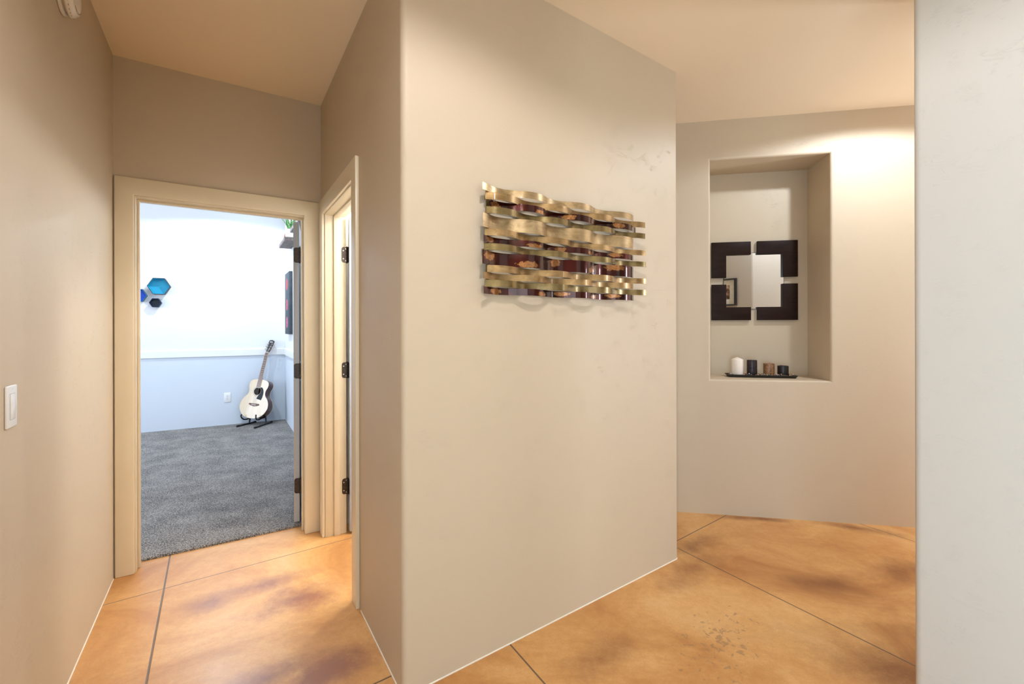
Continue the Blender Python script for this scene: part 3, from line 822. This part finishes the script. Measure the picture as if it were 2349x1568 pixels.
# ------------------------------------------------------------------ bedroom: hexagon shelves
def bedw(u, v, off=0): return wall_at(u, v, b2 - nB * off, dB)
def hex_shelf(name, cu, cv, wu, label, rimc, panel, depth, squash=1.0):
    s, z = bedw(cu, cv, depth); sl, _ = bedw(cu - wu / 2, cv, depth); sr, _ = bedw(cu + wu / 2, cv, depth)
    R0 = (sr - sl) / 2; q = b2 + dB * s
    o = empty('hexagon_shelf', (q.x, q.y, z), (0, 0, rotz(dB))); tag(o, label, 'shelf')
    hexp = lambda r: [(r * math.cos(k * PI / 3), r * math.sin(k * PI / 3) * squash) for k in range(6)]
    bm = bmesh.new(); a, b = hexp(R0), hexp(R0 - .0065)
    r0 = [[bm.verts.new((x, y, z_)) for x, z_ in pp] for pp, y in ((a, -.001), (a, -depth), (b, -depth), (b, -.008))]
    for p_, q_ in zip(r0, r0[1:] + [r0[0]]):
        for i in range(6): bm.faces.new((p_[i], p_[(i + 1) % 6], q_[(i + 1) % 6], q_[i]))
    rim = build('rim', bm, rimc, o)
    bm = bmesh.new(); add_prism(bm, b, -.009, -.001, 'y'); build('back_panel', bm, panel, o)
    bm = bmesh.new(); c = hexp(R0 - .0068); d_ = hexp(R0 - .0085)
    r0 = [[bm.verts.new((x, y, z_)) for x, z_ in pp] for pp, y in ((c, -depth + .004), (d_, -depth + .004), (d_, -.009), (c, -.009))]
    for p_, q_ in zip(r0, r0[1:] + [r0[0]]):
        for i in range(6): bm.faces.new((p_[i], p_[(i + 1) % 6], q_[(i + 1) % 6], q_[i]))
    build('lining', bm, panel, o)
hx = plain('dark slate rim', (.018, .030, .045), .5)
hex_shelf('h', 364, 656, 54, 'large turquoise hexagon shelf on the bedroom wall', hx, plain('turquoise paint', (.02, .40, .60), .5), .085)
hex_shelf('h', 356, 694, 29.5, 'small dark navy hexagon shelf under the turquoise one', plain('navy rim', (.012, .03, .10), .5), plain('navy paint', (.016, .028, .045), .5), .06)
hex_shelf('h', 316, 677, 43, 'cobalt blue hexagon shelf half hidden by the door frame', plain('teal rim', (.02, .14, .22), .5), plain('cobalt paint', (.004, .075, .52), .5), .05)

# ------------------------------------------------------------------ bedroom: outlet
s, z = bedw(521.7, 911.2); q = b2 + dB * s
ol = empty('power_outlet', (q.x, q.y, z), (0, 0, rotz(dB))); tag(ol, 'white duplex power outlet low on the bedroom wall left of the guitar', 'outlet')
bm = bmesh.new(); add_box(bm, -.039, .039, -.006, 0, -.064, .064); bevel(bm, .003, 2); build('cover_plate', bm, M['trimwhite'], ol, smooth=50)
for e in (-1, 1):
    bm = bmesh.new(); pts_ = [(.017 * math.cos(a), e * .0195 + max(-.0125, min(.0125, .017 * math.sin(a)))) for a in [2 * PI * k / 24 for k in range(24)]]
    add_prism(bm, pts_, -.0078, -.005, 'y'); rc = build('socket', bm, M['trimwhite'], ol)
    bm = bmesh.new()
    for x in (-.0065, .0065): add_box(bm, x - .0013, x + .0013, -.0082, -.0070, e * .0195, e * .0195 + .008)
    add_box(bm, -.0022, .0022, -.0082, -.0070, e * .0195 - .009, e * .0195 - .004)
    build('slot', bm, M['slot'], rc)
bm = bmesh.new(); add_lathe(bm, [(.003, 0), (.003, .0008), (0, .0014)], 12, Matrix.Translation((0, -.006, 0)) @ rx); build('screw', bm, M['steel'], ol)

# ------------------------------------------------------------------ bedroom right wall: canvas, shelves, plant, ornaments
def bedr(u, v, off=0): return wall_at(u, v, b2 - nL * off, eL)
ct = .040
s0, zt = bedr(653.8, 629, ct); s1, _ = bedr(663.2, 621, ct); _, zb_ = bedr(655, 765.5, ct)
q = b2 + eL * ((s0 + s1) / 2)
cv = empty('canvas_print', (q.x, q.y, (zt + zb_) / 2)); face_wall(cv, -nL)
tag(cv, 'tall dark canvas with three red and pink ring shapes on bedroom wall', 'wall art')
cw, ch = (s1 - s0) / 2, (zt - zb_) / 2
bm = bmesh.new(); add_box(bm, -cw, cw, -ct, -.001, -ch, ch); bevel(bm, .003, 2); build('canvas', bm, plain('charcoal canvas', (.065, .080, .10), .8, vscale=12, vary=.2), cv, smooth=40)
for k, (cc, vy) in enumerate((((.85, .035, .045), 652), ((.87, .10, .16), 699), ((.85, .12, .30), 739))):
    _, zc = bedr(658.5, vy, ct); rr = ch * .185
    bm = bmesh.new()
    n = 40
    for ra, rb_ in ((rr, rr * .42), (rr * .30, 0)) if k else ((rr, 0),):
        if rb_ == 0:
            add_prism(bm, [(ra * .92 * math.cos(2 * PI * i / n), zc - (zt + zb_) / 2 + ra * math.sin(2 * PI * i / n)) for i in range(n)], -ct - .0012, -ct + .001, 'y')
        else:
            for i in range(n):
                a0, a1 = 2 * PI * i / n, 2 * PI * (i + 1) / n
                vs = [bm.verts.new((r_ * .92 * math.cos(a_), -ct - .0012, zc - (zt + zb_) / 2 + r_ * math.sin(a_))) for r_, a_ in ((ra, a0), (ra, a1), (rb_, a1), (rb_, a0))]
                bm.faces.new(vs)
    build('painted_ring', bm, plain('ring paint %d' % k, cc, .6), cv)

SHD = .14
def shelf(zu, s_far, s_near, label, th=.048):
    q = b2 + eL * ((s_far + s_near) / 2)
    o = empty('floating_shelf', (q.x, q.y, zu)); face_wall(o, -nL); tag(o, label, 'shelf')
    hl = abs(s_near - s_far) / 2
    bm = bmesh.new(); add_box(bm, -hl, hl, -SHD, -.001, 0, th); bevel(bm, .002, 1); build('board', bm, M['greywood'], o)
    return o
# the near and far lower corners of the lower shelf, surveyed at its front edge
sf, zf = bedr(640, 568.8, SHD); sn, zn = bedr(652.6, 551.0, SHD)
zsh = (zf + zn) / 2
shelf(zsh, max(sf, .035), sn, 'lower dark wood floating shelf holding the potted plant', .045)
s2, z2 = bedr(665.2, 533.5, SHD)
shelf(z2, s2, s2 + .62, 'upper dark wood floating shelf, mostly hidden behind the bedroom door', .042)

sp, _ = bedr(665, 534, SHD * .5)
sp = min(max(sp, sf + .1), sn - .07)
q = b2 + eL * sp - nL * .066
zb0 = zsh + .045
pl = empty('potted_plant', (q.x, q.y, zb0)); tag(pl, 'green snake plant in a white pot on the lower floating shelf', 'plant')
bm = bmesh.new(); add_lathe(bm, [(.046, 0), (.050, .004), (.057, .105), (.056, .108), (.051, .108), (.050, .09), (0, .09)], 32); build('pot', bm, M['trimwhite'], pl, smooth=40)
bm = bmesh.new(); add_lathe(bm, [(.050, .089), (.045, .096), (0, .099)], 24); build('soil', bm, plain('potting soil', (.05, .033, .022), .95), pl)
t = NT('snake plant leaf'); o_ = t.obj(); t.set(Roughness=.4)
r = t.ramp([(.40, (.035, .17, .045)), (.60, (.20, .42, .13))]); t.link(t.noise(t.mapping(o_, (8, 8, 45)), 1, 3, .5, 1.5), r.inputs[0]); t.col(r.outputs[0]); leafm = t.m
rnd = random.Random(5)
for ang_, lean, ln, wd, bx in ((180, .62, .21, .015, -.020), (195, .20, .20, .042, -.012), (10, .22, .17, .036, .012), (330, .42, .16, .034, .022), (100, .25, .19, .034, 0), (260, .30, .15, .032, 0)):
    bm = bmesh.new(); n = 12; a = R(ang_); out = Vector((math.cos(a), math.sin(a), 0)); sd_ = Vector((-math.sin(a), math.cos(a), 0)) if abs(math.cos(a)) < .5 else Vector((math.cos(a) * .5, -.86, 0)).cross(Vector((0, 0, 1))).normalized()
    L_, C__, R_ = [], [], []
    for i in range(n + 1):
        f = i / n; w = wd * .5 * (math.sin(PI * min(1, .18 + .82 * f)) ** .8) * (1 if f < .98 else .15) + .0006
        c = Vector((bx, 0, .09)) + out * (lean * ln * f * f * 1.0 + .006) + Vector((0, 0, ln * f * (1 - .15 * lean * f)))
        L_.append(bm.verts.new(c - sd_ * w + out * w * .25)); C__.append(bm.verts.new(c)); R_.append(bm.verts.new(c + sd_ * w + out * w * .25))
    for i in range(n):
        bm.faces.new((L_[i], L_[i + 1], C__[i + 1], C__[i])); bm.faces.new((C__[i], C__[i + 1], R_[i + 1], R_[i]))
    ob = build('leaf', bm, leafm, pl, smooth=80)
    md = ob.modifiers.new('thick', 'SOLIDIFY'); md.thickness = .002
# red cone ornament and a small white and blue figurine
q = b2 + eL * (sp - .105) - nL * (SHD * .70)
o = empty('ornament', (q.x, q.y, zb0)); tag(o, 'small red cone shaped ornament beside the white plant pot', 'ornament')
bm = bmesh.new(); add_lathe(bm, [(.030, 0), (.032, .008), (.016, .085), (.004, .125), (0, .127)], 24); build('cone', bm, plain('red glaze', (.34, .03, .035), .45), o, smooth=40)
bm = bmesh.new(); add_lathe(bm, [(.034, 0), (.034, .005), (.030, .0085), (0, .0085)], 24); build('foot', bm, M['trimwhite'], o)
q = b2 + eL * (max(sf, .035) + .040) - nL * .100
o = empty('figurine', (q.x, q.y, zb0)); tag(o, 'tiny white figurine with a blue base at the far end of the lower shelf', 'ornament')
bm = bmesh.new(); add_lathe(bm, [(0, .008), (.020, .010), (.027, .028), (.022, .046), (.013, .056), (.016, .066), (.013, .078), (0, .083)], 24)
build('body', bm, plain('pale aqua glaze', (.62, .76, .80), .3), o, smooth=60)
bm = bmesh.new(); add_lathe(bm, [(.032, 0), (.034, .004), (.030, .009), (0, .009)], 24); build('base', bm, plain('blue glaze', (.03, .35, .62), .3), o, smooth=40)
for e in (-1, 1):
    bm = bmesh.new(); bmesh.ops.create_uvsphere(bm, u_segments=10, v_segments=8, radius=.0035, matrix=Matrix.Translation((e * .007 - .006, -.013, .069))); build('eye', bm, plain('green bead', (.02, .16, .09), .3), o)

# ------------------------------------------------------------------ guitar
gd = V2(.15, .99).normalized()                        # horizontal lean direction
FZ = .015
gb = V2(-3.470, 5.985)
lean, roll = R(14.5), R(5.0)
gx_ = V2(gd.y, -gd.x)                                 # guitar's right, seen from the front
Xv = Vector((gx_.x, gx_.y, 0)); up = Vector((gd.x * math.sin(lean), gd.y * math.sin(lean), math.cos(lean)))
Zv = (up * math.cos(roll) + Xv * math.sin(roll)).normalized(); Xv2 = (Xv * math.cos(roll) - up * math.sin(roll)).normalized(); Yv = Zv.cross(Xv2).normalized()
Zv = Zv * 1.04
GM = Matrix(((Xv2.x, Yv.x, Zv.x, gb.x), (Xv2.y, Yv.y, Zv.y, gb.y), (Xv2.z, Yv.z, Zv.z, .112), (0, 0, 0, 1)))
gt = empty('acoustic_guitar'); gt.matrix_world = GM
tag(gt, 'acoustic guitar with pale spruce top and dark red sides leaning in the bedroom corner', 'guitar')
def outline():
    key = [(0, 0), (.058, .004), (.122, .026), (.175, .072), (.206, .135), (.204, .190), (.178, .245), (.136, .290), (.121, .325), (.124, .365), (.139, .405), (.142, .440), (.126, .472), (.085, .492), (.040, .498), (0, .498)]
    out = []
    n = len(key)
    for i in range(n - 1):
        p0, p1, p2, p3 = (key[max(0, i - 1)] if i else (-key[1][0], key[1][1])), key[i], key[i + 1], (key[i + 2] if i + 2 < n else (-key[n - 2][0], key[n - 2][1]))
        for k in range(5):
            t_ = k / 5
            out.append(tuple(.5 * (2 * p1[j] + (p2[j] - p0[j]) * t_ + (2 * p0[j] - 5 * p1[j] + 4 * p2[j] - p3[j]) * t_ ** 2 + (-p0[j] + 3 * p1[j] - 3 * p2[j] + p3[j]) * t_ ** 3) for j in (0, 1)))
    out.append(key[-1])
    return out + [(-x, z) for x, z in reversed(out[1:-1])]
OL = outline(); ND_ = len(OL); GD = .100
bm = bmesh.new()
def shrink(o, k): cx, cz = 0, .24; return [(cx + (x - cx) * k, cz + (z - cz) * k) for x, z in o]
rings = [[bm.verts.new((x, y, z)) for x, z in shrink(OL, k)] for y, k in ((.0, .985), (.0, 1), (.003, 1), (GD - .003, 1), (GD, .99))]
for a, b in zip(rings, rings[1:]):
    for i in range(ND_): bm.faces.new((a[i], a[(i + 1) % ND_], b[(i + 1) % ND_], b[i]))
cb = bm.verts.new((0, GD + .004, .22))
for i in range(ND_): bm.faces.new((rings[-1][i], rings[-1][(i + 1) % ND_], cb))
build('body', bm, M['mahogany'], gt, smooth=40)
# soundboard with a real sound hole
HZ, HR = .345, .050
bm = bmesh.new()
ov = [bm.verts.new((x, -.0015, z)) for x, z in shrink(OL, .990)]
hv = [bm.verts.new((HR * math.cos(2 * PI * k / 40), -.0015, HZ + HR * math.sin(2 * PI * k / 40))) for k in range(40)]
es = [bm.edges.new((a[i], a[(i + 1) % len(a)])) for a in (ov, hv) for i in range(len(a))]
bmesh.ops.triangle_fill(bm, use_beauty=True, edges=es)
build('soundboard', bm, M['spruce'], gt)
for nm, y in (('binding', -.0012), ('binding', GD)):
    bm = bmesh.new(); pp = shrink(OL, .996); add_tube(bm, [(x, y, z) for x, z in pp + pp[:2]], .0024, 6, False); build(nm, bm, M['cream'], gt, smooth=60)
bm = bmesh.new()
for ra, rb_ in ((HR + .006, HR + .008), (HR + .012, HR + .0145)):
    for k in range(48):
        a0, a1 = 2 * PI * k / 48, 2 * PI * (k + 1) / 48
        bm.faces.new([bm.verts.new((r_ * math.cos(a_), -.0019, HZ + r_ * math.sin(a_))) for r_, a_ in ((ra, a0), (ra, a1), (rb_, a1), (rb_, a0))])
build('rosette', bm, plain('rosette grey', (.22, .20, .17), .4), gt)
pg = [(.052 * math.cos(a) , HZ + .052 * math.sin(a)) for a in [R(62) - R(125) * k / 14 for k in range(15)]]
pg = [(.030, .395), (.046, .400), (.066, .392), (.086, .365), (.096, .325), (.094, .275), (.082, .236), (.070, .240), (.030, .246), (.014, .250), (.016, .268), (.030, .287)]
bm = bmesh.new(); arc = [(.0525 * math.cos(a), HZ + .0525 * math.sin(a)) for a in [R(-52) + R(104) * k / 12 for k in range(13)]]
pgs = []
for i in range(1, len(pg) - 1):
    p0, p1, p2, p3 = pg[i - 1], pg[i], pg[i + 1], pg[min(len(pg) - 1, i + 2)]
    for k in range(5):
        t_ = k / 5; pgs.append(tuple(.5 * (2 * p1[j] + (p2[j] - p0[j]) * t_ + (2 * p0[j] - 5 * p1[j] + 4 * p2[j] - p3[j]) * t_ ** 2 + (-p0[j] + 3 * p1[j] - 3 * p2[j] + p3[j]) * t_ ** 3) for j in (0, 1)))
pgs.append(pg[-1])
add_prism(bm, pgs + arc, -.0030, -.0016, 'y'); build('pickguard', bm, M['pickguard'], gt)
bm = bmesh.new(); add_prism(bm, [(-.078, .172), (-.072, .188), (.072, .188), (.078, .172), (.045, .160), (0, .152), (-.045, .160)], -.0085, -.0016, 'y'); bevel(bm, .0015, 1); br = build('bridge', bm, M['rosewood'], gt)
bm = bmesh.new(); add_box(bm, -.037, .037, -.0115, -.008, .1735, .1770); build('saddle', bm, M['ivory'], br)
bm = bmesh.new()
for k in range(6): bmesh.ops.create_uvsphere(bm, u_segments=8, v_segments=6, radius=.0035, matrix=Matrix.Translation((-.0275 + .011 * k, -.009, .1665)))
build('bridge_pin', bm, M['ivory'], br)
NK0, NK1 = .4, .855                                   # neck from body joint to nut
bm = bmesh.new(); n = 14; sec = []
for z in (.470, .498, .515, .56, NK1):
    w = .0285 - (.0285 - .0215) * (z - .47) / (NK1 - .47); dpt = {.470: .072, .498: .060, .515: .026}.get(z, .019)
    sec.append([bm.verts.new((w * math.cos(PI * k / n), -.004 + dpt * math.sin(PI * k / n), z)) for k in range(n + 1)])
for a, b in zip(sec, sec[1:]):
    for k in range(n): bm.faces.new((a[k], a[k + 1], b[k + 1], b[k]))
    bm.faces.new((a[n], a[0], b[0], b[n]))
bm.faces.new(sec[0]); bm.faces.new(sec[-1]); nk = build('neck', bm, M['mahogany'], gt, smooth=50)
bm = bmesh.new(); add_prism(bm, [(-.0285, HZ + HR - .004), (.0285, HZ + HR - .004), (.0215, NK1), (-.0215, NK1)], -.0095, -.0018, 'y'); fb = build('fretboard', bm, M['rosewood'], gt)
scale_l = NK1 - .175
for k in range(1, 21):
    bm = bmesh.new(); z = NK1 - scale_l * (1 - 2 ** (-k / 12)); w = .0215 + .007 * (NK1 - z) / (NK1 - .39)
    add_box(bm, -w, w, -.0108, -.009, z - .0010, z + .0010)
    build('fret', bm, M['steel'], fb)
bm = bmesh.new()
for e in (-1, 1): add_tube(bm, [(e * .0285, -.0055, .395), (e * .0216, -.0055, NK1)], .0022, 6)
build('edge_binding', bm, M['cream'], fb)
bm = bmesh.new(); add_box(bm, -.022, .022, -.0125, -.002, NK1, NK1 + .006); build('nut', bm, M['ivory'], gt)
hd = Matrix.Translation((0, -.004, NK1 + .006)) @ Matrix.Rotation(R(-13), 4, 'X')
bm = bmesh.new(); ho = [(-.021, 0), (.021, 0), (.030, .030), (.034, .060), (.038, .160), (.030, .170), (.0, .176), (-.030, .170), (-.038, .160), (-.034, .060), (-.030, .030)]
add_prism(bm, ho, 0, .015, 'y'); bmesh.ops.transform(bm, matrix=hd, verts=bm.verts[:]); bevel(bm, .0015, 1); hs = build('headstock', bm, M['mahogany'], gt)
bm = bmesh.new(); add_prism(bm, [(x * .97, z) for x, z in ho], -.0015, .0008, 'y'); bmesh.ops.transform(bm, matrix=hd, verts=bm.verts[:]); build('face_veneer', bm, M['headveneer'], hs)
bm = bmesh.new()
for k, x in enumerate((-.021, -.0135, -.006, .0015, .009, .0165)):   # worn cream lettering across the head, too small to read
    add_box(bm, x, x + .0058, -.0022, -.0014, .141, .151)
bmesh.ops.transform(bm, matrix=hd, verts=bm.verts[:]); build('logo_inlay', bm, M['ivory'], hs)
for e in (-1, 1):
    for k in range(3):
        z = .045 + .036 * k; x = e * (.020 + .003 * k)
        bm = bmesh.new(); add_tube(bm, [(x, .002, z), (x, -.014, z)], .0040, 10); add_tube(bm, [(x, -.0015, z), (x, -.004, z)], .0075, 12)
        xe = e * (.036 + .002 * k)
        add_tube(bm, [(xe, .008, z), (xe + e * .012, .008, z)], .0022, 8); add_tube(bm, [(xe + e * .010, .008, z), (xe + e * .013, .008, z), (xe + e * .022, .008, z), (xe + e * .025, .008, z)], [.004, .0075, .0075, .004], 10)
        bmesh.ops.transform(bm, matrix=hd, verts=bm.verts[:]); build('tuning_peg', bm, M['steel'], gt, smooth=50)
for k in range(6):
    x0, x1 = -.0275 + .011 * k, -.0175 + .007 * k
    e = -1 if k < 3 else 1; kk = (k if k < 3 else 5 - k); pz = hd @ Vector((e * (.020 + .003 * kk), -.009, .045 + .036 * kk))
    bm = bmesh.new(); add_tube(bm, [(x0, -.0118, .1755), (x1, -.0135, NK1 + .003), tuple(pz)], .00055, 5); build('string', bm, M['steel'], gt)

# guitar stand
st = empty('guitar_stand', (gb.x, gb.y, FZ)); tag(st, 'black tubular folding stand holding the acoustic guitar on the carpet', 'stand')
def lp(p, z): return (p.x - gb.x, p.y - gb.y, z)
bars = [(floor_at(545, 978, .02) , V2(-3.515, 6.165)), (floor_at(585, 981.5, .02), V2(-3.282, 6.15))]
heads = []
for a, b in bars:
    bm = bmesh.new(); add_tube(bm, [lp(a, .010), lp(b, .010)], .0105, 12); bb = build('base_bar', bm, M['blackmetal'], st, smooth=60)
    for p_, q_ in ((a, b), (b, a)):
        dd = (q_ - p_).normalized(); bm = bmesh.new(); add_tube(bm, [lp(p_ - dd * .012, .012), lp(p_ + dd * .022, .012)], .0125, 12); build('rubber_foot', bm, M['rubber'], bb, smooth=60)
for (a, b), x in zip(bars, (-.085, .085)):
    m_ = a.lerp(b, .66); top = gb + gx_ * x + gd * .155; hk = gb + gx_ * x + gd * .115
    bm = bmesh.new(); add_tube(bm, [lp(m_, .012), lp(top, .33)], .0105, 10); build('upright', bm, M['blackmetal'], st, smooth=60); heads.append((m_, top))
    # arm: from the upright forward below the body, then up in front of it
    wz = GM @ Vector((x * 1.15, -.004, .035)); st_p = V2(wz.x, wz.y)
    f0 = m_.lerp(top, .26)
    bm = bmesh.new()
    lowz = .112 - FZ - .016 + (.022 if True else 0) * abs(x) / .085 * .0
    path = [lp(f0, .012 + .318 * .26), lp(gb + gx_ * x * 1.05 + gd * .085, lowz - .002), lp(gb + gx_ * x * 1.08 + gd * .045, lowz - .008), lp(gb + gx_ * x * 1.12 - gd * .000, lowz - .002), lp(gb + gx_ * x * 1.2 - gd * .030, lowz + .020), lp(gb + gx_ * x * 1.28 - gd * .040, lowz + .048), lp(gb + gx_ * x * 1.24 - gd * .034, lowz + .072)]
    # smooth the path
    sm = []
    for i in range(len(path) - 1):
        p0, p1, p2, p3 = [Vector(path[max(0, min(len(path) - 1, j))]) for j in (i - 1, i, i + 1, i + 2)]
        for k in range(5):
            t_ = k / 5; sm.append(.5 * (2 * p1 + (p2 - p0) * t_ + (2 * p0 - 5 * p1 + 4 * p2 - p3) * t_ ** 2 + (-p0 + 3 * p1 - 3 * p2 + p3) * t_ ** 3))
    sm.append(Vector(path[-1])); add_tube(bm, sm, .0085, 10); build('cradle_arm', bm, M['rubber'], st, smooth=60)
bm = bmesh.new(); add_tube(bm, [lp(heads[0][0].lerp(heads[0][1], .35), .012 + .318 * .35), lp(heads[1][0].lerp(heads[1][1], .35), .012 + .318 * .35)], .008, 10); build('cross_bar', bm, M['blackmetal'], st, smooth=60)
bm = bmesh.new(); add_tube(bm, [lp(heads[0][1], .33), lp(heads[1][1], .33)], .011, 10); build('back_rest', bm, M['rubber'], st, smooth=60)

# ------------------------------------------------------------------ window behind the photographer, bedroom window
def window(name, p, d, n, win):
    s0, s1, z0, z1 = win; bm = bmesh.new()
    for a, b, c, e in ((s0, s0 + .05, z0, z1), (s1 - .05, s1, z0, z1), (s0, s1, z0, z0 + .05), (s0, s1, z1 - .05, z1), ((s0 + s1) / 2 - .025, (s0 + s1) / 2 + .025, z0, z1)):
        m4 = Matrix(((d.x, n.x, 0, p.x), (d.y, n.y, 0, p.y), (0, 0, 1, 0), (0, 0, 0, 1)))
        add_box(bm, a, b, .03, .09, c, e, m4)
    return struct(build(name, bm, M['trimwhite']))
window('window_1', RA, nL, eL, WIN)
window('window_3', qe, -nN, dN, HWIN)
window('fill_window', A, eL, -nL, FILL_WIN)  # unseen frame for the added fill opening
window('window_2', bl, eL, -nL, BWIN)

# ------------------------------------------------------------------ light
def spot(name, loc, energy, col, size=150, blend=.5, rad=.05, aim=None):
    l = bpy.data.lights.new(name, 'SPOT'); l.energy = energy; l.color = col; l.spot_size = R(size); l.spot_blend = blend; l.shadow_soft_size = rad
    o = bpy.data.objects.new(name, l); COL.objects.link(o); o.location = loc
    if aim: o.rotation_euler = (Vector(aim) - Vector(loc)).to_track_quat('-Z', 'Y').to_euler()
    return o
def point(name, loc, energy, col, rad=.08):
    l = bpy.data.lights.new(name, 'POINT'); l.energy = energy; l.color = col; l.shadow_soft_size = rad
    o = bpy.data.objects.new(name, l); COL.objects.link(o); o.location = loc; return o
def area(name, p, n, w, h, energy, col):
    l = bpy.data.lights.new(name, 'AREA'); l.shape = 'RECTANGLE'; l.size = w; l.size_y = h; l.energy = energy; l.color = col
    o = bpy.data.objects.new(name, l); COL.objects.link(o); o.location = p
    o.rotation_euler = Vector((n.x, n.y, 0)).to_track_quat('-Z', 'Y').to_euler(); return o
spot('downlight_sculpture', (.19, .62, H - .012), 66, (.93, .935, .99), 159, .30, .028)
spot('downlight_entry', (1.35, -1.0, H - .012), 42, (.74, .88, 1.0), 161, .30, .05)
q = N1 + dN * 1.22 - nN * .60
spot('downlight_niche', (q.x, q.y, H - .012), 62, (.77, .875, 1.0), 162, .24, .035)
q = B + eL * .25 + nL * .80
point('bathroom_vanity_lamp', (q.x, q.y, 2.07), 44, (.86, .955, 1.0), .05)
q = B + eL * .86 + nL * .72
point('bathroom_ceiling_lamp', (q.x, q.y, 2.30), 44, (.96, .97, .98), .08)
q = RA + nL * 1.4 - eL * .02
area('living_daylight', (q.x, q.y, 1.32), -eL, 3.8, 1.7, 60, (.9, .95, 1.0))
q = A + eL * 4.075 - nL * .05
area('side_cool_fill', (q.x, q.y, .89), nL, 1.2, 1.6, 84, (.54, .79, 1.0))  # added fill from an unseen opening, cools the right-hand wall
q = qe - nN * .81 - dN * .02
area('hall_daylight', (q.x, q.y, 1.23), -dN, .30, 1.72, 44, (.80, .88, 1.0))
q = bl + eL * 1.9 + nL * .03
area('bedroom_daylight', (q.x, q.y, 1.6), nL, 1.9, 1.2, 72, (.76, .85, 1.0))
q = b2 - dB * .73 + eL * .84
spot('bedroom_downlight', (q.x, q.y, HB - .012), 104, (.76, .90, 1.0), 160, .16, .045)
q = b2 - dB * .73 + eL * 2.5
spot('bedroom_downlight', (q.x, q.y, HB - .012), 72, (.82, .93, 1.0), 160, .16, .045)

w = bpy.data.worlds.new('World'); SC.world = w; w.use_nodes = True
nt = w.node_tree; bg = nt.nodes['Background']
sky = nt.nodes.new('ShaderNodeTexSky'); sky.sky_type = 'HOSEK_WILKIE'; sky.turbidity = 3; sky.sun_direction = (0, -.5, .8)
nt.links.new(sky.outputs[0], bg.inputs[0]); bg.inputs[1].default_value = 1.0

# ------------------------------------------------------------------ camera
cam = bpy.data.cameras.new('Camera'); co = bpy.data.objects.new('Camera', cam); COL.objects.link(co)
cam.sensor_width = 36; cam.sensor_fit = 'HORIZONTAL'; cam.lens = 36 * F_PX / 2349
cam.shift_x = 0; cam.shift_y = (HY - 784) / 2349
cam.clip_start = .05
co.matrix_world = Matrix.Translation((0, 0, EYE)) @ Matrix.Rotation(R(90), 4, 'X') @ Matrix.Rotation(-ROLL, 4, 'Z')
SC.camera = co
vs = SC.view_settings; vs.view_transform = 'Standard'; vs.look = 'None'; vs.exposure = .17; vs.gamma = 1; vs.use_curve_mapping = False
SC.cycles.max_bounces = 9; SC.cycles.caustics_reflective = False; SC.cycles.caustics_refractive = False
